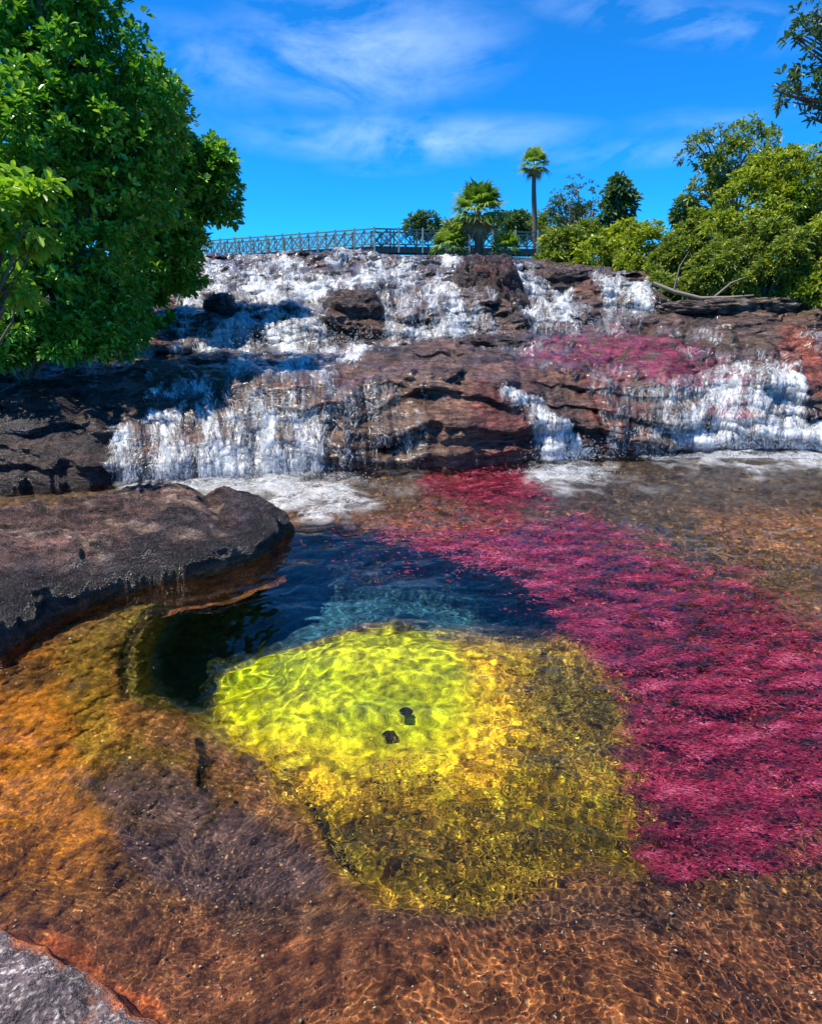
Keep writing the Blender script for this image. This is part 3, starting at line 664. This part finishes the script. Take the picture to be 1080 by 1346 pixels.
# ------------------------------------------------------------------ boulders
def slab(name, foot, hfun, mat, colfun, label, cat='boulder', res=.02, group=None, zb=-.5, edge=.22, rough_=1.0, z0=0.0, pw=.5):
    """rock from a footprint polygon (world xy): domed top, steep craggy sides, closed below"""
    Pf = np.array(foot, float); a0 = Pf.min(0) - .1; a1 = Pf.max(0) + .1
    nx, ny = [int((a1[i] - a0[i]) / res) + 2 for i in (0, 1)]
    X, Y = np.meshgrid(np.linspace(a0[0], a1[0], nx), np.linspace(a0[1], a1[1], ny))
    d = pdist(X, Y, Pf) + .07 * rough_ * fbm(X * 2.2, Y * 2.2, z0 + 1, 4)
    t = np.clip(d / edge, 0, 1)
    H = hfun(X, Y) * (1 - (1 - t) ** 2) ** pw
    s = X * .5 + Y * .85
    H = H + rough_ * t * (.022 * (1 - 2 * np.abs(fbm(X * 5 + s, Y * 8, z0 + 3, 5))) + .06 * fbm(X * 1.6, Y * 2.8, z0, 5) + .05 * (1 - 2 * np.abs(fbm(X * 2 + s, Y * 3.3, z0 + 7, 4))) - .03)
    Z = np.where(d > 0, z0 + np.maximum(H, 0) * 1.0, z0 + np.maximum(d * 6, zb))
    n2 = fbm(X * 7, Y * 7, Z * 9, 4)
    Xd, Yd = X + .04 * rough_ * fbm(Y * 3, Z * 6, 2, 3), Y + .05 * rough_ * fbm(X * 3, Z * 6, 8, 3); Z = Z + .018 * rough_ * n2 * t + .010 * rough_ * t * (1 - 2 * np.abs(fbm(X * 6 + Y * 5, Y * 17 - X * 7, 3.3, 4)))
    keepv = d > zb / 6 - .12
    F = gridfaces(ny, nx); kk = keepv.ravel(); F = F[kk[F].all(1)]; used = np.unique(F); rem = np.zeros(X.size, int); rem[used] = np.arange(len(used))
    Vv = np.stack([Xd, Yd, Z], -1).reshape(-1, 3)[used]
    c = colfun(X, Y, Z); loc = (float(Pf[:, 0].mean()), float(Pf[:, 1].mean()), float(z0))
    o = mesh(name, Vv, rem[F], mat, attrs={'col': col4(c)[used]}, loc=loc)
    return tag(o, label, cat, group)
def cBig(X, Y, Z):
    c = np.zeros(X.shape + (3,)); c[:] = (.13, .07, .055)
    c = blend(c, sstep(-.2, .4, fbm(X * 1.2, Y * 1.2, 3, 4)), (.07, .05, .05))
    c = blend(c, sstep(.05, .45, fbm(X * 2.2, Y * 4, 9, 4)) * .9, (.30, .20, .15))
    c = blend(c, sstep(.36, .24, Z + .08 * fbm(X * 3, Y * 3, 2, 3)) * .85, (.045, .035, .035))  # wet stain low down; higher up, front face shade painted into the colour
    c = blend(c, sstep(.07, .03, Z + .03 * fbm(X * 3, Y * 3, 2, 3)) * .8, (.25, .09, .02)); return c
fu = [(-400, 1010), (-120, 900), (0, 862), (30, 842), (90, 808), (130, 790), (200, 770), (260, 757), (310, 745), (350, 728), (372, 706)]
front = atz(np.array([a for a, b in fu]), np.array([b for a, b in fu]))[:, :2]
bk = [(384, 700), (366, 692), (325, 688), (255, 680), (200, 675), (100, 690), (0, 704), (-200, 740), (-500, 800)]
back = atz(np.array([a for a, b in bk]), np.array([b for a, b in bk]))[:, :2]
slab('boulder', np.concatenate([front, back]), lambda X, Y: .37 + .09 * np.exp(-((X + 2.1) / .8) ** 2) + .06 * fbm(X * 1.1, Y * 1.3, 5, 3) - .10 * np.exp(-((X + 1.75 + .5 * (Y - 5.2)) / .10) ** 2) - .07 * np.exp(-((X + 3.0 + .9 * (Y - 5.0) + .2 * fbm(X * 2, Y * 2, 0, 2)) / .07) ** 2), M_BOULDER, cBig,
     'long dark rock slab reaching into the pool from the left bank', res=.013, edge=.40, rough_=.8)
def cGrey(X, Y, Z):
    c = np.zeros(X.shape + (3,)); c[:] = (.13, .095, .10); c = blend(c, sstep(-.1, .4, fbm(X * 14, Y * 14, 3, 4)), (.10, .075, .08)); c = blend(c, sstep(.2, .35, fbm(X * 60, Y * 60, 3, 2)) * .8, (.5, .45, .42))
    c = blend(c, sstep(.035, .012, Z + .012 * fbm(X * 8, Y * 8, 3, 3)), (.38, .10, .03)); return c
gf = [(-500, 1262), (-100, 1180), (0, 1214), (50, 1240), (90, 1275), (145, 1300), (185, 1338), (245, 1362), (300, 1470), (300, 1800), (-300, 2000), (-600, 1500)]
gr = atz(np.array([a for a, b in gf]), np.array([b for a, b in gf]))[:, :2]
M_GRAN = rock_mat('granular_rock', dark=.6, light=1.5, rough=(.45, .8), gran=110, stretch=(1, 1, 1), bumpd=.012, strata=1.5, grain=2)
slab('boulder', gr, lambda X, Y: .05 + .03 * fbm(X * 3, Y * 3, 1, 3) + .016 * fbm(X * 20, Y * 20, 1, 4), M_GRAN, cGrey, 'grey granular rock edge at the lower left corner, dry above the water', res=.006, edge=.14, rough_=.6, zb=-.25)
def cDark(X, Y, Z):
    c = np.zeros(X.shape + (3,)); c[:] = (.06, .045, .042); return blend(c, sstep(0, .5, fbm(X * 3, Y * 3, Z * 4, 3)), (.13, .08, .065))
def crag(name, u, v, Y, wpx, hpx, dep, label, seed, mat=M_BOULDER, flat=1.0, tint=(.06, .045, .042), tint2=(.13, .08, .065), group=None, cat='rock', rot=0.0, sq=2.6):
    """free standing craggy block"""
    s = Y / FPX; n = 72
    th = np.linspace(0, 2 * math.pi, n); phi = np.linspace(-math.pi / 2, math.pi / 2, n // 2); T, Ph = np.meshgrid(th, phi)
    f = lambda c: np.sign(c) * np.abs(c) ** (2 / sq)
    x, y, z = f(np.cos(Ph)) * f(np.cos(T)), f(np.cos(Ph)) * f(np.sin(T)), f(np.sin(Ph))
    nzv = fbm(x * 1.1 + seed, y * 1.1, z * 1.6, 4); r = 1 + .28 * nzv + .1 * (1 - 2 * np.abs(fbm(x * 2, y * 2 + seed, z * 4, 4)))
    x, y, z = x * r * wpx * s / 2, y * r * dep / 2, z * r * hpx * s / 2 * flat
    lay = np.floor(z / .09 + 2 * fbm(x, y, seed, 2)); y = y + .02 * np.sin(lay * 2.3)
    cr_, sr_ = math.cos(rot), math.sin(rot); x, z = x * cr_ - z * sr_, x * sr_ + z * cr_
    c = np.zeros(x.shape + (3,)); c[:] = tint; c = blend(c, sstep(-.1, .4, fbm(x * 3 + seed, y * 3, z * 5, 4)), tint2)
    ctr = at(float(u), float(v), Y)
    o = mesh(name, np.stack([x, y, z], -1).reshape(-1, 3), gridfaces(n // 2, n), mat, attrs={'col': col4(c)}); o.location = ctr
    return tag(o, label, cat, group)
crag('rock_outcrop', 465, 416, 14.9, 66, 62, 1.3, 'dark squared rock block parting the main waterfall halfway up', 3.1)
crag('rock_outcrop', 588, 506, 9.6, 52, 34, .7, 'black pointed rock on top of the brown lower ledge', 8.4, rot=.35)
crag('rock_outcrop', 650, 452, 13.2, 78, 20, 1.2, 'flat dark slab at the right foot of the main waterfall', 5.2, rot=-.05)
crag('rock_outcrop', 262, 487, 11.6, 84, 32, 1.0, 'dark low ledge block above the left lower fall', 12.2, tint2=(.08, .04, .035))
crag('rock_outcrop', 632, 385, 17.2, 66, 80, 1.6, 'layered reddish rock buttress between the main fall and the next fall', 17.5, tint2=(.2, .08, .07), rot=-.25)
crag('rock_outcrop', 665, 390, 16.6, 42, 86, 1.4, 'dark rock buttress just left of the second waterfall', 19.5, tint2=(.16, .06, .06), rot=.25)
crag('rock_outcrop', 735, 376, 19.0, 60, 36, 1.6, 'dark overhung ledge between the second and third waterfalls', 23.5)
crag('rock_outcrop', 292, 408, 15.4, 34, 40, .8, 'small wet rock poking out of the shaded left cascade', 29.5, rot=.4)
for i, (u, v, w, h, lab) in enumerate([(905, 404, 60, 14, 'pale flat rock on the bank beneath the fallen branch'), (960, 404, 62, 20, 'broad pale grey rock below the bushes on the right bank'),
                                  (1012, 402, 62, 20, 'rounded grey rock between the broad pale rock and the right edge'), (870, 420, 90, 9, 'thin tilted slab at the foot of the third waterfall'), (1000, 418, 80, 8, 'long thin slab along the right edge of the terrace'),
                                  (1062, 410, 50, 18, 'dark rock at the right edge under the bushes')]):
    crag('bank_rock', u, v, 15.8, w, h, .9, lab, 31 + i * 3.3, tint=(.10, .07, .06), tint2=(.22, .17, .14), group='flat rocks along the right bank')
for i, (u, v, w, h, lab) in enumerate([(512, 967, 19, 6, 'dark oval stone resting on the bright yellow pool floor'), (490, 1034, 22, 7, 'dark weedy stone on the golden slope below the yellow floor'), (534, 940, 17, 6, 'small broken dark stone just above the oval one')]):
    p = under(np.array(float(u)), np.array(float(v)), .5 if i != 1 else .38)
    o = crag('sunken_stone', u, v, 3.4, w, h * 1.0, .06, lab, 61 + i * 2, tint=(.05, .045, .015), tint2=(.12, .10, .03), sq=2.0, cat='stone', group='stones on the pool floor'); o.location = (p[0], p[1], p[2] + .02)

# ------------------------------------------------------------------ foliage
def leaves_mesh(name, C, A, L_, W_, mat, parent, rnd, droop=.25, attrs=None):
    """C: leaf base, A: leaf direction (unit); folded diamond leaves with a mid vein, 6 verts each"""
    n = len(C); up = np.array([0, 0, 1.]) + rng.normal(0, .35, (n, 3))
    S = np.cross(A, up); S /= np.linalg.norm(S, axis=1)[:, None] + 1e-9; N = np.cross(S, A)
    L_ = L_[:, None]; W_ = W_[:, None]
    m1 = C + A * L_ * .55; tip = C + A * L_ - np.array([0, 0, 1.]) * L_ * droop
    a = m1 + S * W_ + N * W_ * .35; b = m1 - S * W_ + N * W_ * .35
    a2 = C + A * L_ * .85 + S * W_ * .7 + N * W_ * .2; a2[:, 2:] -= L_ * droop * .6; b2 = C + A * L_ * .85 - S * W_ * .7 + N * W_ * .2; b2[:, 2:] -= L_ * droop * .6
    V = np.stack([C, a, a2, tip, b2, b], 1).reshape(-1, 3); i = np.arange(n)[:, None] * 6
    F = np.concatenate([i + [0, 1, 2, 3], i + [0, 3, 4, 5]])
    return mesh(name, V, F, mat, parent, False, attrs={'rnd': np.repeat(np.clip(rnd, 0, 1), 6)})
def unit(v): return v / (np.linalg.norm(v, axis=-1)[..., None] + 1e-9)
def crown_points(lobes, n, sub=16, subr=.34, fill=.22):
    """rosette centres + outward directions on lumpy sub-lobes of the lobes (cx,cy,cz,rx,ry,rz)"""
    C, N, B = [], [], []
    vol = np.array([l[3] * l[5] for l in lobes]); cnt = (n * vol / vol.sum()).astype(int) + 1
    for l, k in zip(lobes, cnt):
        c = np.array(l[:3]); r = np.array(l[3:6])
        d = unit(rng.normal(size=(sub, 3))); sc = c + d * r * (1 - subr * .8) * rng.uniform(.75, 1.12, (sub, 1)); sr = r * subr * rng.uniform(.45, 1.35, (sub, 1))
        w = rng.integers(0, sub, k); q = unit(rng.normal(size=(k, 3))); rad = 1 - fill * rng.random(k) ** 2 + .35 * rng.random(k) ** 7
        p = sc[w] + q * sr[w] * rad[:, None]
        inner = np.linalg.norm((p - c) / r, axis=1) < .45; ok = ~inner | (rng.random(k) < .5)
        C.append(p[ok]); N.append(unit(q + .8 * d[w])[ok]); B += list(sc)
    return np.concatenate(C), np.concatenate(N), np.array(B)
def px_lobes(L, dep=1.0):
    out = []
    for u, v, rx, rz, Y in L:
        p = at(float(u), float(v), float(Y)); s = Y / FPX * .97; out.append((p[0], p[1], p[2], rx * s, max(rx, rz) * s * dep, rz * s))
    return out
def branches(root, top, targets, r0, k=14, trunk_r2=.5):
    mb = MB(); root, top = np.array(root, float), np.array(top, float)
    t = np.linspace(0, 1, 9)[:, None]; wob = np.stack([np.sin(t[:, 0] * 5 + root[0]) * .05, np.cos(t[:, 0] * 4) * .05, 0 * t[:, 0]], 1) * np.linalg.norm(top - root) * .5
    tr = root + (top - root) * t + wob; mb.tube(tr, r0 * (1 - t[:, 0] * (1 - trunk_r2)), 8)
    tg = targets[rng.permutation(len(targets))[:k]]
    for q in tg:
        s = tr[rng.integers(3, 9)]; t2 = np.linspace(0, 1, 6)[:, None]; bend = np.array([0, 0, 1.]) * np.linalg.norm(q - s) * .12
        pp = s + (q - s) * t2 + bend * np.sin(t2 * math.pi) + rng.normal(0, .03, (6, 3)) * np.linalg.norm(q - s) * .5; mb.tube(pp, r0 * .4 * (1 - .8 * t2[:, 0]), 5)
    return mb
def tree(name, lobes, n, L, mat, label, cat, root=None, r0=.12, per=7, wl=.3, sub=22, subr=.3, group=None, bark=None, k=14, droop=.2, dep=.9, cone=.9, px=True, fill=.5, topf=.6):
    lb = px_lobes(lobes, dep) if px else lobes
    C, N, B = crown_points(lb, n, sub, subr, fill)
    if root is None: 
        low = min(lb, key=lambda q: q[2]); root = (low[0], low[1], low[2] - low[5] - .6)
    e = empty(name, root); m = len(C); ax = unit(N + np.array([0, 0, .55])); rr = rng.random(m)
    e1 = unit(np.cross(ax, rng.normal(size=(m, 3)))); e2 = np.cross(ax, e1)
    cs, as_, rs = [], [], []
    for j in range(per):
        th = 2 * math.pi * (j + rng.random(m) * .6) / per; tl = cone * rng.uniform(.7, 1.25, m)
        A = unit(ax * np.cos(tl)[:, None] + (e1 * np.cos(th)[:, None] + e2 * np.sin(th)[:, None]) * np.sin(tl)[:, None])
        cs.append(C + rng.normal(0, L * .12, (m, 3))); as_.append(A); rs.append(rr * .55 + rng.random(m) * .45)
    Cc, Aa, Rr = np.concatenate(cs), np.concatenate(as_), np.concatenate(rs); q = len(Cc); Ll = L * rng.uniform(.6, 1.15, q)
    rt = np.array(root)
    cr_ = leaves_mesh('crown', Cc - rt, Aa, Ll, Ll * wl * .5, mat, e, Rr, droop)
    top = np.mean([l[:3] for l in lb], 0); mb = branches((0, 0, 0), (top - rt) * topf, B - rt, r0, k); mb.build('trunk', bark or M_BARK, e, True)
    return tag(e, label, cat, group)
ML_BIG = leaf_mat('glossy_leaf', (.035, .14, .015), (.11, .31, .03), (.36, .55, .08), .24, .3)
ML_A = leaf_mat('olive_leaf', (.03, .065, .012), (.16, .24, .03), (.46, .50, .09), .4, .35)
ML_B = leaf_mat('lime_leaf', (.045, .09, .012), (.23, .32, .025), (.52, .57, .08), .4, .4)
ML_C = leaf_mat('dusky_leaf', (.03, .075, .03), (.07, .14, .045), (.14, .22, .07), .45, .3)

tree('broadleaf_tree', [(20, 60, 110, 100, 10), (105, 70, 75, 80, 9.8), (60, 10, 80, 70, 10), (20, 190, 120, 110, 9.4), (20, 400, 110, 60, 8.9), (130, 170, 95, 90, 9.8), (200, 150, 50, 55, 10), (80, 280, 110, 90, 9.4), (165, 250, 70, 70, 10),
     (130, 350, 75, 70, 10), (60, 380, 100, 70, 9.6), (-90, 120, 160, 160, 10.5), (-120, 330, 160, 140, 10), (20, -70, 130, 90, 10.5), (150, 420, 55, 45, 10.4), (40, 440, 80, 40, 10)],
     10500, .125, ML_BIG, 'huge glossy leaved tree filling the upper left over the falls', 'tree', root=(-5.6, 10.4, 1.6), r0=.3, per=7, wl=.46, sub=64, subr=.19, k=70, cone=.95, droop=.06, fill=.7)
tree('broadleaf_tree', [(205, 250, 75, 80, 14), (262, 235, 46, 50, 14.2), (288, 215, 24, 24, 14.2), (296, 262, 24, 30, 14.2), (225, 330, 42, 50, 14), (180, 340, 70, 70, 14), (190, 410, 40, 50, 14.4), (150, 180, 90, 80, 14.5), (215, 120, 26, 30, 14)],
     5200, .17, ML_BIG, 'second glossy leaved tree whose rounded edge hangs over the left end of the footbridge', 'tree', root=(-6.8, 14.6, 2.3), r0=.22, per=7, wl=.46, sub=40, subr=.22, k=50, cone=.95, droop=.06, fill=.6)
tree('leafy_shrub', [(0, 260, 60, 55, 6.0), (35, 290, 38, 30, 6.0), (5, 350, 40, 50, 6.1)], 190, .15, leaf_mat('young_leaf', (.07, .2, .02), (.17, .36, .03), (.34, .5, .05), .35, .4),
     'lighter green shrub with rosettes of leaves at the left edge', 'shrub', root=(-4.9, 6.4, .3), r0=.06, per=8, wl=.36, sub=14, k=26, cone=1.0)
tree('bank_shrub', [(30, 450, 100, 32, 9.0), (115, 440, 70, 34, 9.5), (-80, 430, 120, 60, 8.8)], 2200, .13, ML_BIG, 'dark shrub in deep shade under the big tree above the black ledge', 'shrub', r0=.06, per=6, wl=.42, k=16, cone=1.0)

# right bank, from far to near
G_BUSH = 'bushes and trees along the right bank'
tree('far_bush', [(560, 296, 20, 14, 46), (545, 300, 12, 12, 46)], 220, .42, ML_C, 'small round bush seen behind the bridge left of the stout palm', 'bush', r0=.08, k=8, group=G_BUSH)
tree('far_bush', [(598, 300, 22, 14, 47), (620, 302, 20, 12, 47)], 260, .36, ML_A, 'dusky bush behind the bridge hidden by the stout palm', 'bush', r0=.08, k=8, group=G_BUSH)
tree('far_bush', [(722, 300, 26, 18, 44), (740, 306, 24, 14, 44)], 380, .34, ML_A, 'bush filling the gap between the tall palm and the thin round tree', 'bush', r0=.08, k=8, group=G_BUSH)
tree('far_bush', [(680, 298, 34, 18, 46), (655, 300, 24, 14, 46)], 420, .42, ML_C, 'dusky bush behind the bridge under the tall thin palm', 'bush', r0=.08, k=8, group=G_BUSH)
tree('open_tree', [(756, 262, 32, 26, 32), (745, 278, 24, 22, 32), (772, 280, 26, 22, 32)], 300, .2, ML_C, 'thin round crowned tree with bare twigs showing, right of the tall palm', 'tree', r0=.12, k=34, sub=20, subr=.26, root=tuple(at(762., 345., 32.)), group=G_BUSH, bark=M_BARKP, topf=.75)
tree('upright_tree', [(810, 252, 14, 16, 30), (822, 268, 14, 14, 30), (806, 285, 16, 18, 30), (812, 240, 8, 8, 30)], 240, .38, ML_C, 'narrow dark tree of stiff upright branches against the sky', 'tree', r0=.1, k=14, sub=8, subr=.4, root=tuple(at(808., 345., 30.)), group=G_BUSH, topf=.8)
tree('low_bush', [(742, 325, 34, 26, 25), (722, 342, 18, 14, 24.5), (765, 318, 30, 24, 26)], 800, .26, ML_A, 'rounded olive green bush beside the right end of the bridge', 'bush', r0=.08, group=G_BUSH)
tree('low_bush', [(790, 335, 32, 26, 23), (812, 318, 26, 22, 24)], 700, .26, ML_B, 'bright green bush above the third waterfall', 'bush', r0=.08, group=G_BUSH)
tree('low_bush', [(848, 330, 36, 32, 21), (872, 350, 30, 26, 20), (830, 350, 22, 18, 20.5)], 1400, .18, ML_B, 'yellow green bush hanging over the third waterfall', 'bush', r0=.08, group=G_BUSH)
tree('small_tree', [(900, 278, 20, 14, 30), (915, 290, 18, 14, 30)], 240, .34, ML_C, 'small dark crown showing left of the tall tree trunk', 'tree', r0=.1, group=G_BUSH)
tree('tall_tree', [(935, 195, 34, 26, 22), (962, 215, 40, 30, 22), (985, 185, 34, 26, 22.5), (925, 250, 24, 20, 22), (952, 238, 20, 20, 22)], 620, .19, ML_A, 'tall airy tree leaning over the other trees of the right bank', 'tree', r0=.15, k=44, sub=20, subr=.3, root=tuple(at(955., 380., 22.)), group=G_BUSH, bark=M_BARKP, topf=.75)
tree('dense_bush', [(920, 312, 42, 34, 20), (895, 340, 34, 30, 19.5)], 1500, .17, ML_A, 'olive bush below the small dark crown, behind the fallen branch', 'bush', r0=.1, group=G_BUSH)
tree('spreading_tree', [(1010, 265, 62, 50, 18.5), (1062, 245, 60, 46, 18.5), (1020, 225, 40, 26, 19), (1120, 270, 80, 70, 18.5), (985, 300, 48, 34, 18)], 4200, .17, ML_B, 'wide lime green tree standing against the right edge', 'tree', r0=.16, k=40, root=tuple(at(1030., 400., 18.5)), group=G_BUSH, topf=.6)
tree('dense_bush', [(950, 352, 46, 40, 17), (975, 325, 40, 34, 17.3), (925, 372, 30, 24, 16.8)], 2000, .15, ML_A, 'leafy bush over the driftwood on the bank', 'bush', r0=.08, k=24, group=G_BUSH)
tree('dense_bush', [(1030, 340, 56, 44, 16.5), (1005, 372, 46, 30, 16.3)], 2100, .15, ML_A, 'bushy mass above the rounded grey bank rock', 'bush', r0=.09, k=24, group=G_BUSH)
tree('dense_bush', [(1090, 350, 60, 56, 16), (1070, 385, 46, 28, 15.8), (1180, 350, 70, 60, 16)], 2500, .15, ML_B, 'bright bush cut off by the right edge just above the waterline', 'bush', r0=.09, k=24, group=G_BUSH)
tree('dense_bush', [(875, 382, 26, 24, 18), (895, 388, 30, 18, 17.4), (860, 366, 16, 16, 18.6)], 800, .17, ML_A, 'tangled shrub beside the white foot of the third waterfall', 'bush', r0=.05, k=24, group=G_BUSH)
tree('overhanging_tree', [(1055, 110, 34, 20, 13), (1085, 95, 40, 30, 13), (1030, 128, 20, 10, 13), (1075, 152, 28, 12, 13.2), (1072, 20, 28, 18, 13), (1045, 45, 12, 8, 13), (1120, 60, 50, 60, 13), (1180, 150, 90, 80, 13.5)], 620, .17, ML_C,
     'sparse branches of an overhanging tree reaching in at the upper right corner', 'tree', root=(13.2, 13.4, 1.2), r0=.14, k=40, sub=14, subr=.3, group=G_BUSH)

# ------------------------------------------------------------------ palms
ML_PALM = leaf_mat('palm_leaf', (.05, .11, .02), (.13, .25, .03), (.30, .40, .08), .35, .35)
ML_DRY = leaf_mat('dry_palm_leaf', (.12, .08, .04), (.25, .18, .09), (.38, .3, .18), .7, .2)
def palm(base, top, rl, nf, label, trunk_r, fans=True, group=None, name='fan_palm', low=-.5, dry=True):
    base, top = np.array(base, float), np.array(top, float); e = empty(name, base); T = top - base
    mb = MB(); t = np.linspace(0, 1, 12)
    if np.linalg.norm(T) > .3:
        mb.tube(T * t[:, None] + np.stack([.03 * np.sin(t * 6), 0 * t, 0 * t], 1), trunk_r * (1.15 - .3 * t + .06 * np.sin(t * 60)), 9); mb.build('trunk', M_BARK, e, True)
    def fans_(n, lo, hi, mat, nm, rl):
        Vs, Fs, rn, k0 = [], [], [], 0
        for i in range(n):
            az = i * 2.4 + rng.random() * .4; el = lo + (hi - lo) * ((i + .5) / n) ; d = np.array([math.cos(az) * math.cos(el), math.sin(az) * math.cos(el), math.sin(el)])
            s = np.cross(d, [0, 0, 1.]); s /= np.linalg.norm(s) + 1e-9; u_ = np.cross(s, d); hub = T + d * rl * .38
            q = rng.random()
            Vs += [T, T + s * .02 * rl, hub + s * .02 * rl, hub]; Fs.append([k0, k0 + 1, k0 + 2, k0 + 3]); rn += [q * .6] * 4; k0 += 4
            for a in np.linspace(-1.5, 1.5, 19):
                dd = d * math.cos(a) + s * math.sin(a) + u_ * .15 * math.cos(a); l = rl * .62 * (.75 + .25 * math.cos(a)) * rng.uniform(.85, 1.1); w = rl * .035
                side = s * math.cos(a) - d * math.sin(a)
                m_ = hub + dd * l * .6; tp = hub + dd * l - np.array([0, 0, 1]) * l * rng.uniform(.12, .45)
                Vs += [hub, m_ + side * w, tp, m_ - side * w]; Fs.append([k0, k0 + 1, k0 + 2, k0 + 3]); rn += [np.clip(q + rng.normal(0, .15), 0, 1)] * 4; k0 += 4
        mesh(nm, np.array(Vs), np.array(Fs), mat, e, False, attrs={'rnd': np.array(rn)})
    fans_(nf, low, 1.35, ML_PALM, 'crown', rl)
    if dry: fans_(max(5, nf // 4), -1.3, -.7, ML_DRY, 'dead_fronds', rl * .8)
    return tag(e, label, 'palm', group)
GP = 'palms by the bridge'
palm(at(628., 338., 26.), at(628., 278., 26.), 1.35, 30, 'stout fan palm with a thick trunk standing in front of the bridge', .17, group=GP)
palm(at(702., 345., 38.), at(702., 216., 38.), 1.1, 20, 'tall thin fan palm rising alone against the blue sky', .14, group=GP)
palm(at(665., 336., 25.5), at(664., 328., 25.5), .85, 22, 'low palm tuft right of the stout palm', .1, group=GP, dry=False, low=-.2)
palm(at(592., 334., 26.), at(592., 326., 26.), 1.0, 30, 'bright green low palm tuft left of the stout palm', .1, group=GP, dry=False, low=-.2)

# ------------------------------------------------------------------ footbridge
def bridge():
    A = np.array([*at(238., 0., 44.)[:2], 0]); 
    def gp(u, Y): x, y, z = raydir(u, 315.); return np.array([x / y * Y, Y, 0.])
    K = [gp(200., 45.5), gp(492., 36.), gp(735., 38.)]
    zd, zr = 5.17, 6.05
    e = empty('footbridge', K[1] + [0, 0, zd]); o = K[1] + np.array([0, 0, zd])
    Z = lambda p, z: np.array([p[0], p[1], z]) - o
    nrm = lambda a, b: np.array([-(b - a)[1], (b - a)[0], 0]) / np.linalg.norm(b - a)
    wd_ = 1.6
    deck = MB(); st = MB(); rail = MB(); low_ = MB(); lat = MB()
    for a, b in ((K[0], K[1]), (K[1], K[2])):
        n_ = nrm(a, b); ln = np.linalg.norm(b - a); m = int(ln / .24); t_ = (b - a) / ln
        for i in range(m):
            p = a + (b - a) * (i + .5) / m; deck.beam(Z(p, zd) - n_ * .05, Z(p + n_ * wd_, zd), .2, .05)
        for s in (0.05, wd_ - .1): st.beam(Z(a + n_ * s, zd - .17), Z(b + n_ * s, zd - .17), .12, .24)
        for s in (0., wd_):
            rail.beam(Z(a + n_ * s, zr), Z(b + n_ * s, zr), .09, .07); low_.beam(Z(a + n_ * s, zd + .12), Z(b + n_ * s, zd + .12), .06, .06)
    deck.build('deck', M_DECK, e); st.build('beam', M_DECK, e)
    rail.build('top_rail', M_WOOD, e); low_.build('bottom_rail', M_WOOD, e)
    for a, b in ((K[0], K[1]), (K[1], K[2])):
        n_ = nrm(a, b); ln = np.linalg.norm(b - a); m = int(round(ln / 1.36))
        for s in (0., wd_):
            for i in range(m + 1):
                p = a + (b - a) * i / m + n_ * s
                q = MB(); q.beam(Z(p, zd - .28), Z(p, zr + .1), .1, .11); i == 0 and a is K[1] or q.build('post', M_WOODP if s == 0 else M_WOOD, e)
                if i < m:
                    p2 = a + (b - a) * (i + 1) / m + n_ * s; pm = (p + p2) / 2; q = MB(); o1 = n_ * .02
                    for x, y in ((p, pm), (pm, p2)):
                        q.beam(Z(x + o1, zd + .15), Z(y + o1, zr - .04), .04, .055); q.beam(Z(y - o1, zd + .15), Z(x - o1, zr - .04), .04, .055)
                    q.beam(Z(pm, zd + .15), Z(pm, zr - .04), .05, .05)
                    q.build('cross_brace', M_WOOD, e)
    # under truss
    tr = MB(); n_ = nrm(K[0], K[1]); a, b, c = K[0], K[1], K[2]
    tr.beam(Z(a + (b - a) * .55, zd - .62), Z(b, zd - .34), .1, .1); tr.beam(Z(b, zd - .34), Z(b + (c - b) * .32, zd - .8), .1, .1)
    tr.beam(Z(a + (b - a) * .7, zd - .75), Z(b, zd - .5), .1, .1)
    tr.build('strut', M_WOODP, e)
    lt = MB(); p0, p1 = b + (c - b) * .22, c; lt.beam(Z(p0, zd - .85), Z(p1, zd - .85), .08, .08)
    for i in range(26):
        x, y = p0 + (p1 - p0) * i / 26, p0 + (p1 - p0) * (i + 1) / 26; lt.beam(Z(x, zd - .82), Z(y, zd - .3), .035, .035); lt.beam(Z(y + n_ * .04, zd - .82), Z(x + n_ * .04, zd - .3), .035, .035)
    lt.build('truss', M_WOOD, e)
    for p in (b + (c - b) * .45, b + (c - b) * .95, a + (b - a) * .08):
        q = MB(); q.beam(Z(p + n_ * .8, 4.0), Z(p + n_ * .8, zd - .3), 1.3, .5); q.build('pier', M_DECK, e)
    tag(e, 'long wooden footbridge with crossed railings above the crest of the falls', 'bridge')
bridge()
# fallen branch
q = MB(); p0 = at(858., 372., 16.4); p1 = at(958., 391., 15.9)
q.tube(np.array([p0, at(885., 383., 16.2), at(920., 392., 16.0), p1, at(990., 388., 15.8)]), [.045, .05, .045, .035, .015], 7); q.tube(np.array([at(885., 383., 16.2), at(893., 350., 16.1), at(905., 330., 16.0)]), [.03, .02, .008], 5)
q.tube(np.array([at(935., 393., 16.), at(960., 372., 15.9), at(985., 362., 15.8)]), [.03, .02, .008], 5)
loc = at(920., 392., 16.); tag(q.build('fallen_branch', M_BARKP, None, True, loc=loc), 'bare pale fallen branch slanting from the third waterfall along the bank', 'branch')
